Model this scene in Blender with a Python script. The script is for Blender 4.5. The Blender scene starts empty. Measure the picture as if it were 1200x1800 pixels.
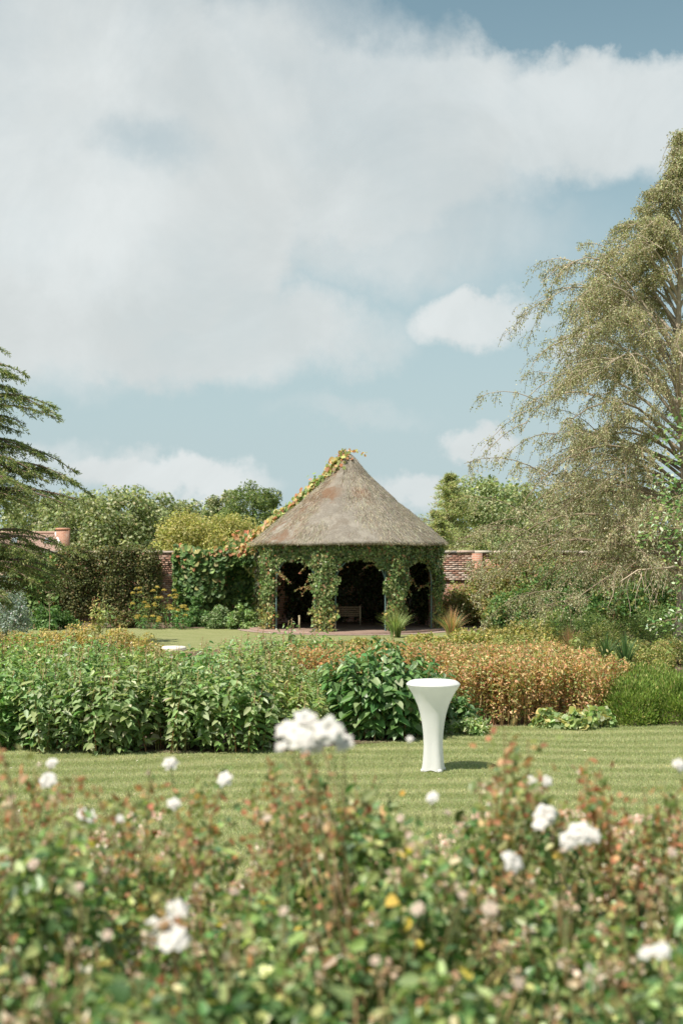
import bpy, math
import numpy as np
from mathutils import Matrix, Vector

# ------------------------------------------------------------------ camera, sky, sun, exposure
sc = bpy.context.scene
COL = sc.collection
EYE, FPX, HORY = 2.77, 2500.0, 958.0          # eye height, focal length in photo pixels, horizon row
cam_d = bpy.data.cameras.new("camera")
cam = bpy.data.objects.new("camera", cam_d)
COL.objects.link(cam)
cam.location = (0, 0, EYE)
cam.rotation_euler = (math.radians(90), 0, 0)
cam_d.sensor_fit = 'AUTO'
cam_d.sensor_width = 36.0
cam_d.lens = 50.0
cam_d.shift_y = (HORY - 900.0) / 1800.0
cam_d.clip_start = 0.05
cam_d.clip_end = 3000
cam_d.dof.use_dof = True
cam_d.dof.focus_distance = 24.0
cam_d.dof.aperture_fstop = 2.8
sc.camera = cam

SUN_EL = math.radians(58)
SUN_AZ = math.radians(-133)                   # compass angle of the sun from +Y, clockwise; behind-left of the camera
sun_dir = Vector((math.sin(SUN_AZ) * math.cos(SUN_EL), math.cos(SUN_AZ) * math.cos(SUN_EL), math.sin(SUN_EL)))
sun_d = bpy.data.lights.new("sun", 'SUN')
sun_d.energy = 5.0
sun_d.angle = math.radians(0.6)
sun_d.color = (1.0, 0.92, 0.80)
sun = bpy.data.objects.new("sun", sun_d)
COL.objects.link(sun)
sun.location = (-20, -10, 40)
sun.rotation_euler = sun_dir.to_track_quat('Z', 'Y').to_euler()

sc.view_settings.view_transform = 'Standard'
sc.view_settings.look = 'None'
sc.view_settings.exposure = 0.45
sc.view_settings.gamma = 1.0
sc.view_settings.use_curve_mapping = False


class NT:
    """small helper for building node trees"""
    def __init__(self, tree):
        self.t = tree
        tree.nodes.clear()

    def n(self, kind, **kw):
        nd = self.t.nodes.new(kind)
        for k, v in kw.items():
            setattr(nd, k, v)
        return nd

    def put(self, sock, v):
        if isinstance(v, bpy.types.NodeSocket):
            self.t.links.new(v, sock)
        elif v is not None:
            if isinstance(v, (tuple, list)) and len(v) == 3 and sock.type == 'RGBA':
                v = (*v, 1)
            sock.default_value = v

    def m(self, op, a, b=None, c=None, clamp=False):
        nd = self.n('ShaderNodeMath', operation=op)
        nd.use_clamp = clamp
        for i, v in enumerate((a, b, c)):
            if v is not None:
                self.put(nd.inputs[i], v)
        return nd.outputs[0]

    def vm(self, op, a, b=None):
        nd = self.n('ShaderNodeVectorMath', operation=op)
        self.put(nd.inputs[0], a)
        if b is not None:
            self.put(nd.inputs[1], b)
        return nd.outputs['Vector']

    def rng(self, v, a, b, c=0.0, d=1.0, smooth=True):
        nd = self.n('ShaderNodeMapRange')
        if smooth:
            nd.interpolation_type = 'SMOOTHSTEP'
        for i, x in enumerate((v, a, b, c, d)):
            self.put(nd.inputs[i], x)
        return nd.outputs[0]

    def mix(self, f, a, b, mode='MIX'):
        nd = self.n('ShaderNodeMix', data_type='RGBA', blend_type=mode)
        self.put(nd.inputs[0], f)
        self.put(nd.inputs[6], a)
        self.put(nd.inputs[7], b)
        return nd.outputs[2]

    def noise(self, vec, scale, detail=4.0, rough=0.55, dist=0.0):
        nd = self.n('ShaderNodeTexNoise')
        if vec is not None:
            self.put(nd.inputs['Vector'], vec)
        self.put(nd.inputs['Scale'], scale)
        self.put(nd.inputs['Detail'], detail)
        self.put(nd.inputs['Roughness'], rough)
        self.put(nd.inputs['Distortion'], dist)
        return nd

    def comb(self, x, y, z):
        nd = self.n('ShaderNodeCombineXYZ')
        for i, v in enumerate((x, y, z)):
            self.put(nd.inputs[i], v)
        return nd.outputs[0]

    def sep(self, v):
        nd = self.n('ShaderNodeSeparateXYZ')
        self.put(nd.inputs[0], v)
        return nd.outputs


def build_world():
    w = bpy.data.worlds.new("World")
    sc.world = w
    w.use_nodes = True
    T = NT(w.node_tree)
    sky = T.n('ShaderNodeTexSky', sky_type='NISHITA')
    sky.sun_disc = False
    sky.sun_elevation = SUN_EL
    sky.sun_rotation = SUN_AZ
    sky.air_density = 1.0
    sky.dust_density = 0.5
    sky.ozone_density = 1.0
    sky.altitude = 50
    hs = T.n('ShaderNodeHueSaturation')
    hs.inputs['Saturation'].default_value = SKY_SAT
    hs.inputs['Hue'].default_value = SKY_HUE
    hs.inputs['Value'].default_value = SKY_VAL
    T.put(hs.inputs['Color'], sky.outputs[0])
    d = T.n('ShaderNodeTexCoord').outputs['Generated']
    x, y, z = T.sep(d)
    # bright summer air: the blue pales evenly towards the horizon all round
    base = T.mix(T.rng(z, 0.0, 0.38, 0.97, 0.06), hs.outputs[0], (3.45, 4.35, 4.55))
    u = T.m('ARCTAN2', x, y)                   # azimuth from +Y
    hyp = T.m('SQRT', T.m('ADD', T.m('MULTIPLY', x, x), T.m('MULTIPLY', y, y)))
    v = T.m('ARCTAN2', z, hyp)                 # elevation
    # billowing distortion of the cloud outlines
    nz = T.noise(d, 10.0, 10.0, 0.64)
    nd = T.sep(T.vm('SUBTRACT', nz.outputs['Color'], (0.5, 0.5, 0.5)))
    nz2 = T.noise(d, 34.0, 6.0, 0.6)
    nd2 = T.sep(T.vm('SUBTRACT', nz2.outputs['Color'], (0.5, 0.5, 0.5)))
    ud = T.m('ADD', T.m('ADD', u, T.m('MULTIPLY', nd[0], 0.09)), T.m('MULTIPLY', nd2[0], 0.042))
    vd = T.m('ADD', T.m('ADD', v, T.m('MULTIPLY', nd[1], 0.06)), T.m('MULTIPLY', nd2[1], 0.036))

    def ell(px, py, rx, ry, soft=0.35, amt=1.0, tilt=0.0):
        cu, cv = math.atan((px - 600) / FPX), math.atan((HORY - py) / FPX)
        a = T.m('SUBTRACT', ud, cu)
        b = T.m('SUBTRACT', vd, cv)
        ct, st = math.cos(tilt), math.sin(tilt)
        a2 = T.m('ADD', T.m('MULTIPLY', a, ct / (rx / FPX)), T.m('MULTIPLY', b, st / (rx / FPX)))
        b2 = T.m('ADD', T.m('MULTIPLY', a, -st / (ry / FPX)), T.m('MULTIPLY', b, ct / (ry / FPX)))
        r = T.m('SQRT', T.m('ADD', T.m('MULTIPLY', a2, a2), T.m('MULTIPLY', b2, b2)))
        return T.rng(r, 1.0 - soft, 1.0 + soft, amt, 0.0)

    parts = [ell(110, 300, 470, 360, 0.16, 0.98), ell(560, 215, 420, 225, 0.26, 0.92),
             ell(1060, 215, 330, 105, 0.30, 0.88, 0.06), ell(300, 575, 380, 100, 0.28, 0.9),
             ell(640, 415, 290, 75, 0.7, 0.75), ell(825, 562, 118, 48, 0.34, 0.96), ell(845, 530, 62, 40, 0.36, 0.96),
             ell(825, 768, 65, 36, 0.3, 0.9), ell(290, 848, 200, 40, 0.35, 0.95), ell(250, 815, 60, 22, 0.5, 0.6),
             ell(745, 866, 85, 30, 0.4, 0.9), ell(1010, 600, 34, 30, 0.4, 0.9),
             ell(620, 725, 90, 18, 0.9, 0.35), ell(60, 820, 120, 26, 0.8, 0.6)]
    cov = parts[0]
    for p in parts[1:]:
        cov = T.m('MAXIMUM', cov, p)
    hole = ell(275, 238, 75, 34, 0.9, 0.38)
    hole2 = ell(1000, 15, 420, 62, 0.5, 0.8)
    cov = T.m('SUBTRACT', cov, T.m('MAXIMUM', hole, hole2), clamp=True)
    # the rest of the sky carries on with the same kind of broken cloud
    gen = T.noise(T.vm('MULTIPLY', d, (1.0, 1.0, 1.6)), 2.6, 8.0, 0.58)
    genm = T.rng(gen.outputs[0], 0.44, 0.60, 0.0, 0.92)
    far = T.m('SQRT', T.m('ADD', T.m('MULTIPLY', T.m('MULTIPLY', u, u), 7.5),
                          T.m('MULTIPLY', T.m('MULTIPLY', T.m('SUBTRACT', v, 0.12), T.m('SUBTRACT', v, 0.12)), 7.5)))
    outside = T.rng(far, 0.85, 1.2)
    cov = T.m('MAXIMUM', T.m('MULTIPLY', cov, T.m('SUBTRACT', 1.0, outside)), T.m('MULTIPLY', genm, outside))
    # thin variation inside the cloud, and its light and grey folds
    tn = T.noise(d, 7.0, 8.0, 0.6)
    cov = T.m('MULTIPLY', cov, T.rng(tn.outputs[0], 0.25, 0.60, 0.78, 1.0))
    fold = T.noise(T.vm('ADD', d, (3.1, 0.4, 1.7)), 8.0, 9.0, 0.62, 0.5)
    f = T.rng(fold.outputs[0], 0.33, 0.68)
    bright = T.m('MAXIMUM', T.m('MAXIMUM', ell(90, 300, 170, 230, 0.8, 0.9), ell(830, 550, 125, 62, 0.5, 1.0)), T.m('MAXIMUM', ell(1000, 150, 260, 80, 0.7, 0.6), ell(300, 840, 230, 50, 0.6, 0.8)))
    grey = ell(150, 570, 170, 75, 0.9, 0.8)
    f = T.m('SUBTRACT', T.m('ADD', T.m('MULTIPLY', f, 0.65), T.m('MULTIPLY', bright, 0.5)), T.m('MULTIPLY', grey, 0.45), clamp=True)
    ccol = T.mix(f, CLOUD_LO, CLOUD_HI)
    colr = T.mix(cov, base, ccol)
    bg = T.n('ShaderNodeBackground')
    T.put(bg.inputs[0], colr)
    bg.inputs[1].default_value = SKY_STR
    out = T.n('ShaderNodeOutputWorld')
    T.t.links.new(bg.outputs[0], out.inputs[0])


SKY_STR, SKY_SAT, SKY_HUE, SKY_VAL = 0.105, 0.84, 0.460, 0.72
CLOUD_LO, CLOUD_HI = (4.55, 4.85, 4.84), (5.5, 5.8, 5.8)
build_world()

# ------------------------------------------------------------------ helpers
R = np.random.default_rng(11)


def at(px, py, D):
    """the point that stands D metres away in the direction of a place in the photograph"""
    return np.array([(px - 600.0) / FPX * D, D, EYE + (HORY - py) / FPX * D])


def ground_D(py):
    return EYE * FPX / (py - HORY)


def unit(a):
    return a / np.maximum(np.linalg.norm(a, axis=-1, keepdims=True), 1e-9)


def rand_dirs(n):
    return unit(R.normal(size=(n, 3)))


class G:
    """collects geometry for one mesh"""
    def __init__(self):
        self.V, self.F, self.C, self.n = [], [], [], 0

    def add(self, V, F, C=(0.5, 0.5, 0.5)):
        V = np.asarray(V, float).reshape(-1, 3)
        F = np.asarray(F, np.int64)
        C = np.broadcast_to(np.asarray(C, float), (len(V), 3))
        self.V.append(V)
        self.F.append(F + self.n)
        self.C.append(C)
        self.n += len(V)
        return self

    def box(self, c, s, C=(0.5, 0.5, 0.5), rz=0.0):
        c, s = np.asarray(c, float), np.asarray(s, float) / 2
        v = np.array([[x, y, z] for z in (-1, 1) for y in (-1, 1) for x in (-1, 1)]) * s
        if rz:
            ca, sa = math.cos(rz), math.sin(rz)
            v = v @ np.array([[ca, sa, 0], [-sa, ca, 0], [0, 0, 1]])
        return self.add(v + c, [[0, 2, 3, 1], [4, 5, 7, 6], [0, 1, 5, 4], [2, 6, 7, 3], [0, 4, 6, 2], [1, 3, 7, 5]], C)

    def tube(self, path, rad, sides=6, C=(0.5, 0.5, 0.5)):
        P = np.asarray(path, float)
        n = len(P)
        r = np.broadcast_to(np.asarray(rad, float), (n,))
        t = unit(np.gradient(P, axis=0))
        ref = np.array([0, 0, 1.0]) if abs(t[:, 2]).mean() < 0.85 else np.array([1.0, 0.3, 0])
        a = unit(np.cross(t, ref))
        b = np.cross(t, a)
        ang = np.arange(sides) * 2 * math.pi / sides
        ring = a[:, None] * np.cos(ang)[None, :, None] + b[:, None] * np.sin(ang)[None, :, None]
        V = P[:, None] + ring * r[:, None, None]
        i = np.arange(n - 1)[:, None] * sides
        j = np.arange(sides)[None]
        k = (j + 1) % sides
        F = np.stack([i + j, i + k, i + sides + k, i + sides + j], -1).reshape(-1, 4)
        self.add(V, F, C)
        self.add(V[-1], [list(range(sides))], C)
        return self

    def lathe(self, prof, seg=32, c=(0, 0, 0), C=(0.5, 0.5, 0.5), jitter=0.0):
        prof = np.asarray(prof, float)
        a = np.arange(seg) * 2 * math.pi / seg
        V = np.stack([prof[:, 0:1] * np.cos(a), prof[:, 0:1] * np.sin(a), np.repeat(prof[:, 1:2], seg, 1)], -1)
        if jitter:
            V += R.normal(size=V.shape) * jitter
        i = np.arange(len(prof) - 1)[:, None] * seg
        j = np.arange(seg)[None]
        k = (j + 1) % seg
        F = np.stack([i + j, i + k, i + seg + k, i + seg + j], -1).reshape(-1, 4)
        return self.add(V + np.asarray(c), F, C)


TEMPL = {   # u along the leaf, v across, w out of its plane
    'tri': (np.array([[0, -.5, 0], [0, .5, 0], [1, 0, 0]]), [[0, 1, 2]]),
    'diamond': (np.array([[0, 0, 0], [.42, -.5, .06], [1, 0, -.05], [.42, .5, .06]]), [[0, 1, 2, 3]]),
    'leaf': (np.array([[0, 0, 0], [.28, -.46, .08], [.66, -.36, .03], [1, 0, -.14], [.66, .36, .03], [.28, .46, .08]]),
             [[0, 1, 2, 3], [0, 3, 4, 5]]),
    'long': (np.array([[0, 0, 0], [.3, -.5, .05], [.7, -.38, -.03], [1, 0, -.24], [.7, .38, -.03], [.3, .5, .05]]),
             [[0, 1, 2, 3], [0, 3, 4, 5]]),
    'round': (np.array([[0, 0, 0], [-.08, -.32, .03], [.25, -.52, .05], [.7, -.42, .0], [1, 0, -.12], [.7, .42, .0], [.25, .52, .05], [-.08, .32, .03]]),
              [[0, 1, 2, 3, 4], [0, 4, 5, 6, 7]]),
    'blade': (np.array([[0, -.5, 0], [.5, -.4, .06], [1, 0, -.16], [.5, .4, .06], [0, .5, 0]]), [[0, 1, 2, 3, 4]]),
}


def leaves(g, P, Dr, Nr, L, W, C, shape='leaf'):
    """many leaves: base points, directions, facing, length, width, own colour"""
    P = np.asarray(P, float)
    n = len(P)
    if n == 0:
        return g
    T, F = TEMPL[shape]
    d = unit(np.asarray(Dr, float))
    s = unit(np.cross(d, Nr) + 1e-6)
    nn = np.cross(s, d)
    L = np.broadcast_to(np.asarray(L, float), (n,))[:, None, None]
    W = np.broadcast_to(np.asarray(W, float), (n,))[:, None, None]
    V = P[:, None] + d[:, None] * (T[None, :, 0:1] * L) + s[:, None] * (T[None, :, 1:2] * W) + nn[:, None] * (T[None, :, 2:3] * L)
    k = len(T)
    F = np.asarray(F)
    FF = (np.arange(n)[:, None, None] * k + F[None]).reshape(-1, F.shape[1])
    C = np.broadcast_to(np.asarray(C, float), (n, 3))
    return g.add(V.reshape(-1, 3), FF, np.repeat(C, k, 0))


def palette(n, cols, weights=None, var=0.18):
    """own colours of n leaves, drawn from a few hues with natural variation"""
    cols = np.asarray(cols, float)
    w = None if weights is None else np.asarray(weights, float) / np.sum(weights)
    c = cols[R.choice(len(cols), n, p=w)]
    return np.clip(c * np.exp(R.normal(size=(n, 1)) * var) * np.exp(R.normal(size=(n, 3)) * var * 0.3), 0.004, 0.9)


def world_loc(o):
    v = Vector((0, 0, 0))
    while o is not None:
        v = v + o.location
        o = o.parent
    return np.array(v)


def mesh_of(name, g, mat, origin=(0, 0, 0), smooth=False):
    me = bpy.data.meshes.new(name)
    V = np.concatenate(g.V) - np.asarray(origin, float)
    C = np.concatenate(g.C)
    me.vertices.add(len(V))
    me.vertices.foreach_set("co", V.astype(np.float32).ravel())
    tot = np.concatenate([np.full(len(f), f.shape[1]) for f in g.F])
    idx = np.concatenate([f.ravel() for f in g.F])
    me.loops.add(len(idx))
    me.loops.foreach_set("vertex_index", idx.astype(np.int32))
    me.polygons.add(len(tot))
    st = np.concatenate([[0], np.cumsum(tot)[:-1]])
    me.polygons.foreach_set("loop_start", st.astype(np.int32))
    me.update(calc_edges=True)
    at_ = me.attributes.new("Col", 'FLOAT_COLOR', 'POINT')
    at_.data.foreach_set("color", np.concatenate([C, np.ones((len(C), 1))], 1).astype(np.float32).ravel())
    if smooth:
        me.polygons.foreach_set("use_smooth", np.ones(len(tot), bool))
    me.materials.append(mat)
    return me


def tag(o, label=None, cat=None, group=None, kind=None):
    for k, v in (('label', label), ('category', cat), ('group', group), ('kind', kind)):
        if v:
            o[k] = v
    return o


def thing(name, loc, label, cat, group=None):
    o = bpy.data.objects.new(name, None)
    COL.objects.link(o)
    o.empty_display_size = 0.2
    o.location = [float(a) for a in loc]
    return tag(o, label, cat, group)


def part(name, g, mat, parent=None, smooth=False, kind=None, label=None):
    """one mesh object; its geometry is given in world coordinates"""
    org = world_loc(parent) if parent is not None else np.zeros(3)
    o = bpy.data.objects.new(name, mesh_of(name, g, mat, org, smooth))
    COL.objects.link(o)
    o.parent = parent
    return tag(o, label=label, kind=kind)


def piece(name, me, parent, M):
    """an object that shares mesh data, at world matrix M under an unrotated parent"""
    o = bpy.data.objects.new(name, me)
    COL.objects.link(o)
    o.parent = parent
    wl = world_loc(parent) if parent is not None else np.zeros(3)
    o.matrix_basis = Matrix.Translation(-Vector(wl)) @ M
    return o


def frame(p, d, n, sx, sy=None, sz=None):
    d = Vector(d).normalized()
    s = d.cross(Vector(n))
    s = s.normalized() if s.length > 1e-6 else d.orthogonal().normalized()
    nn = s.cross(d)
    sy = sx if sy is None else sy
    sz = sx if sz is None else sz
    return Matrix(((d.x * sx, s.x * sy, nn.x * sz, p[0]), (d.y * sx, s.y * sy, nn.y * sz, p[1]), (d.z * sx, s.z * sy, nn.z * sz, p[2]), (0, 0, 0, 1)))


# ------------------------------------------------------------------ materials
def new_mat(name):
    m = bpy.data.materials.new(name)
    m.use_nodes = True
    return m, NT(m.node_tree)


def out(T, shader):
    o = T.n('ShaderNodeOutputMaterial')
    T.t.links.new(shader, o.inputs[0])


def bsdf(T, col, rough=0.6, spec=0.3, normal=None):
    b = T.n('ShaderNodeBsdfPrincipled')
    T.put(b.inputs['Base Color'], col)
    T.put(b.inputs['Roughness'], rough)
    T.put(b.inputs['Specular IOR Level'], spec)
    if normal is not None:
        T.put(b.inputs['Normal'], normal)
    return b.outputs[0]


def bump(T, h, strength=0.5, dist=0.02):
    b = T.n('ShaderNodeBump')
    b.inputs['Strength'].default_value = strength
    b.inputs['Distance'].default_value = dist
    T.put(b.inputs['Height'], h)
    return b.outputs[0]


def leaf_mat(name, trans=0.42, rough=0.5, spec=0.35, tint=(1.1, 1.2, 0.65), lo=1.50, hi=2.25):
    m, T = new_mat(name)
    a = T.n('ShaderNodeAttribute', attribute_name='Col').outputs['Color']
    obj = T.n('ShaderNodeTexCoord').outputs['Object']
    nz = T.noise(obj, 14.0, 3.0)
    col = T.mix(1.0, a, T.mix(nz.outputs[0], (lo, lo, lo), (hi, hi, hi * 0.98)), 'MULTIPLY')
    p = bsdf(T, col, rough, spec)
    t = T.n('ShaderNodeBsdfTranslucent')
    T.put(t.inputs[0], T.mix(1.0, col, tint, 'MULTIPLY'))
    mx = T.n('ShaderNodeMixShader')
    mx.inputs[0].default_value = trans
    T.t.links.new(p, mx.inputs[1])
    T.t.links.new(t.outputs[0], mx.inputs[2])
    out(T, mx.outputs[0])
    return m


def attr_mat(name, rough=0.7, spec=0.2, bscale=0.0, var=0.35, bstr=0.5):
    """surface whose pieces carry their own colour, with grain"""
    m, T = new_mat(name)
    a = T.n('ShaderNodeAttribute', attribute_name='Col').outputs['Color']
    obj = T.n('ShaderNodeTexCoord').outputs['Object']
    nz = T.noise(obj, bscale or 12.0, 6.0, 0.6)
    col = T.mix(1.0, a, T.mix(nz.outputs[0], (1.25 * (1 - var),) * 3, (1.25 * (1 + var),) * 3), 'MULTIPLY')
    out(T, bsdf(T, col, rough, spec, bump(T, nz.outputs[0], bstr, 0.01)))
    return m


M_LEAF = leaf_mat("foliage")
M_GLOSS = leaf_mat("glossy_foliage", 0.36, 0.38, 0.5)
M_DULL = leaf_mat("matt_foliage", 0.42, 0.65, 0.2)
M_PETAL = leaf_mat("petals", 0.35, 0.55, 0.25, (1.0, 1.0, 1.0), 1.25, 1.55)
M_BARK = attr_mat("bark", 0.85, 0.1, 9.0, 0.45)
M_STEM = attr_mat("stems", 0.6, 0.25, 30.0, 0.25)
M_WOOD = attr_mat("weathered_wood", 0.75, 0.2, 22.0, 0.35)
M_PAINT = attr_mat("painted_metal", 0.5, 0.4, 18.0, 0.25, 0.2)
M_BRICK = attr_mat("brickwork", 0.88, 0.12, 26.0, 0.40)
M_STONE = attr_mat("stone", 0.85, 0.15, 16.0, 0.35)

# ------------------------------------------------------------------ the ground
TERR = 1.15                                    # the terrace with the roses stands above the lawn


def ground_z(y):
    return np.interp(y, [5.7, 9.2], [TERR, 0.0])


def mow(x, y):
    """phase of the mown lines, which bend gently across the lawn"""
    return (y + 0.010 * (x - 1.0) ** 2 + 0.16 * np.sin(0.7 * x + 0.3 * y) + 0.07 * np.sin(1.9 * x + 1.0) + 0.16 * np.sin(0.9 * y + 0.4 * x) + 0.09 * np.sin(2.7 * y + 1.1 * x)) / 0.66


GRASS = [(0.165, 0.205, 0.096), (0.138, 0.180, 0.080), (0.200, 0.225, 0.120), (0.27, 0.27, 0.175)]


def mat_lawn():
    m, T = new_mat("lawn_turf")
    p = T.n('ShaderNodeNewGeometry').outputs['Position']
    x, y, z = T.sep(p)
    xm = T.m('SUBTRACT', x, 1.0)
    ph = T.m('ADD', y, T.m('MULTIPLY', T.m('MULTIPLY', xm, xm), 0.010))
    ph = T.m('ADD', ph, T.m('MULTIPLY', T.m('SINE', T.m('ADD', T.m('MULTIPLY', x, 0.7), T.m('MULTIPLY', y, 0.3))), 0.10))
    ph = T.m('ADD', ph, T.m('MULTIPLY', T.m('SINE', T.m('ADD', T.m('MULTIPLY', x, 1.9), 1.0)), 0.05))
    s = T.m('SINE', T.m('MULTIPLY', ph, 2 * math.pi / 0.66))
    n1 = T.noise(p, 1.3, 5.0, 0.6)
    n2 = T.noise(T.vm('MULTIPLY', p, (1.0, 2.2, 1.0)), 60.0, 4.0, 0.7)
    f = T.m('ADD', T.m('MULTIPLY', s, 0.10), T.m('ADD', T.m('MULTIPLY', n1.outputs[0], 0.5), T.m('MULTIPLY', n2.outputs[0], 0.45)), clamp=True)
    col = T.mix(T.rng(f, 0.25, 0.85), (0.215, 0.245, 0.094), (0.37, 0.365, 0.20))
    out(T, bsdf(T, col, 0.85, 0.1, bump(T, n2.outputs[0], 0.8, 0.03)))
    return m


def mat_soil():
    m, T = new_mat("bare_soil")
    p = T.n('ShaderNodeNewGeometry').outputs['Position']
    n1 = T.noise(p, 3.0, 6.0, 0.65)
    n2 = T.noise(p, 45.0, 5.0, 0.7)
    f = T.m('ADD', T.m('MULTIPLY', n1.outputs[0], 0.5), T.m('MULTIPLY', n2.outputs[0], 0.5))
    col = T.mix(T.rng(f, 0.35, 0.65), (0.09, 0.062, 0.046), (0.32, 0.24, 0.18))
    out(T, bsdf(T, col, 0.95, 0.05, bump(T, n2.outputs[0], 1.0, 0.05)))
    return m


def mat_path():
    m, T = new_mat("pale_gravel")
    p = T.n('ShaderNodeNewGeometry').outputs['Position']
    n2 = T.noise(p, 30.0, 5.0, 0.7)
    col = T.mix(n2.outputs[0], (0.22, 0.16, 0.13), (0.48, 0.38, 0.33))
    out(T, bsdf(T, col, 0.95, 0.05, bump(T, n2.outputs[0], 0.8, 0.03)))
    return m


M_LAWN, M_SOIL, M_PATH = mat_lawn(), mat_soil(), mat_path()

ys = np.array([-400, -20, 0, 2, 4, 5.7, 6.4, 7.2, 8.2, 9.2, 12, 20, 40, 60, 120, 400, 1500.0])
xs = np.array([-1200, -300, -60, -20, -8, 0, 8, 20, 60, 300, 1200.0])
XX, YY = np.meshgrid(xs, ys)
V = np.stack([XX, YY, ground_z(YY)], -1).reshape(-1, 3)
nx = len(xs)
F = [[j * nx + i, j * nx + i + 1, (j + 1) * nx + i + 1, (j + 1) * nx + i] for j in range(len(ys) - 1) for i in range(nx - 1)]
tag(part("ground", G().add(V, F), M_LAWN), kind='structure')


def sheet(name, pts, z, mat, sub=None):
    g = G()
    n = len(pts)
    g.add(np.array([[x, y, z] for x, y in pts]), [list(range(n))])
    return tag(part(name, g, mat), kind='structure')


# beds: outlines on the lawn
bed_edge = [(0, 1300), (60, 1307), (150, 1318), (330, 1325), (480, 1318), (560, 1314), (690, 1304), (800, 1284), (860, 1277), (1060, 1273), (1200, 1275)]
front = [(((px - 600) / FPX) * ground_D(py), ground_D(py)) for px, py in bed_edge]
front = [(-9.5, 21.5)] + front + [(9, 21.0)]
sheet("flower_bed", front + [(12, 36.5), (4, 38.5), (-3, 38.0), (-4.2, 36.5), (-6.5, 39), (-13, 37)], 0.006, M_SOIL)
rb = [(-3.2, 1.6), (3.2, 1.6), (3.2, 5.5), (-3.2, 5.5)]
sheet("rose_bed", rb, TERR + 0.006, M_SOIL)
sheet("wall_border", [(-16, 47.3), (-3.4, 47.3), (-3.4, 51), (-16, 51)], 0.006, M_SOIL)
sheet("shrub_border", [(3.6, 46.5), (5.5, 43), (16, 34), (16, 51), (3.6, 51)], 0.006, M_SOIL)
pth = [(0.23 + 3.7 * math.cos(a), 47.2 + 3.7 * math.sin(a)) for a in np.linspace(0, 2 * math.pi, 40, endpoint=False)]
sheet("path", pth, 0.011, M_PATH)

# the nap of the lawn
n = 340000
D = np.sqrt(R.uniform(11.5 ** 2, 22.5 ** 2, n))
X = R.uniform(-0.27, 0.27, n) * D
ph = mow(X, D)
s = np.sin(2 * math.pi * ph)
keep = np.ones(n, bool)
fx, fy = np.array([p[0] for p in front]), np.array([p[1] for p in front])
keep &= D < np.interp(X, fx, fy) + 0.05 + 0.12 * np.sin(X * 5)
D, X, s = D[keep], X[keep], s[keep]
n = len(D)
pat = np.clip(0.5 + 0.22 * np.sin(X * 1.1 + D * 2.3) + 0.18 * np.sin(X * 2.3 - D * 3.7 + 2) + 0.16 * np.sin(X * 0.6 + D * 5.9 + 1), 0, 1)
straw = np.clip(0.36 + 0.30 * np.clip(s - 0.25, -0.6, 1) * (0.1 + 1.3 * pat) + 0.25 * (pat - 0.5) + R.normal(size=n) * 0.25, 0, 1)
c0 = palette(n, GRASS[:3], [3, 2, 2], 0.2)
c1 = palette(n, [GRASS[3], (0.35, 0.33, 0.19)], None, 0.15)
Cg = c0 * (1 - straw[:, None]) + c1 * straw[:, None]
lean = np.stack([R.normal(size=n) * 0.5, np.sign(s) * 0.35 + R.normal(size=n) * 0.5, np.full(n, 0.8)], 1)
fc = rand_dirs(n) * [1, 1, .2]
g = G()
leaves(g, np.stack([X, D, np.full(n, -0.001)], 1), lean, fc, R.uniform(0.018, 0.042, n), R.uniform(0.004, 0.008, n), Cg, 'tri')
o = part("lawn_grass", g, M_DULL, kind='stuff')
tag(o, "short mown grass with pale clipping lines around the white table", "grass")

# petals and leaves that have blown onto the lawn
n = 60
D = np.sqrt(R.uniform(12.5 ** 2, 19.0 ** 2, n))
X = R.uniform(-0.25, 0.25, n) * D
g = G()
leaves(g, np.stack([X, D, np.full(n, 0.022) + R.uniform(0, 0.012, n)], 1), rand_dirs(n) * [1, 1, .3], rand_dirs(n) * .5 + [0, 0, 1], R.uniform(0.018, 0.045, n), R.uniform(0.015, 0.032, n),
       palette(n, [(0.36, 0.31, 0.25), (0.38, 0.35, 0.32), (0.24, 0.15, 0.06), (0.28, 0.22, 0.09)], [2, 2, 1, 1], .15), 'leaf')
o = part("fallen_petals", g, M_DULL, kind='stuff')
tag(o, "pale fallen petals and dry leaves scattered over the lawn", "petals")

# ------------------------------------------------------------------ the brick garden wall
WY = 51.0
BRK = [(0.34, 0.20, 0.15), (0.37, 0.23, 0.175), (0.30, 0.175, 0.135), (0.40, 0.28, 0.225), (0.42, 0.33, 0.275)]


def mat_brickwall():
    m, T = new_mat("old_brick_wall")
    p = T.n('ShaderNodeNewGeometry').outputs['Position']
    x, y, z = T.sep(p)
    b = T.n('ShaderNodeTexBrick')
    T.put(b.inputs['Vector'], T.comb(T.m('ADD', x, y), z, 0.0))
    b.inputs['Scale'].default_value = 1.0
    b.inputs['Brick Width'].default_value = 0.225
    b.inputs['Row Height'].default_value = 0.075
    b.inputs['Mortar Size'].default_value = 0.008
    T.put(b.inputs['Color1'], (0.34, 0.15, 0.10))
    T.put(b.inputs['Color2'], (0.44, 0.23, 0.16))
    T.put(b.inputs['Mortar'], (0.42, 0.36, 0.30))
    n1 = T.noise(p, 2.0, 6.0, 0.65)
    col = T.mix(T.rng(n1.outputs[0], 0.55, 0.70), b.outputs[0], (0.50, 0.42, 0.37))
    out(T, bsdf(T, col, 0.9, 0.1, bump(T, b.outputs['Fac'], -0.6, 0.02)))
    return m


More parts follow.
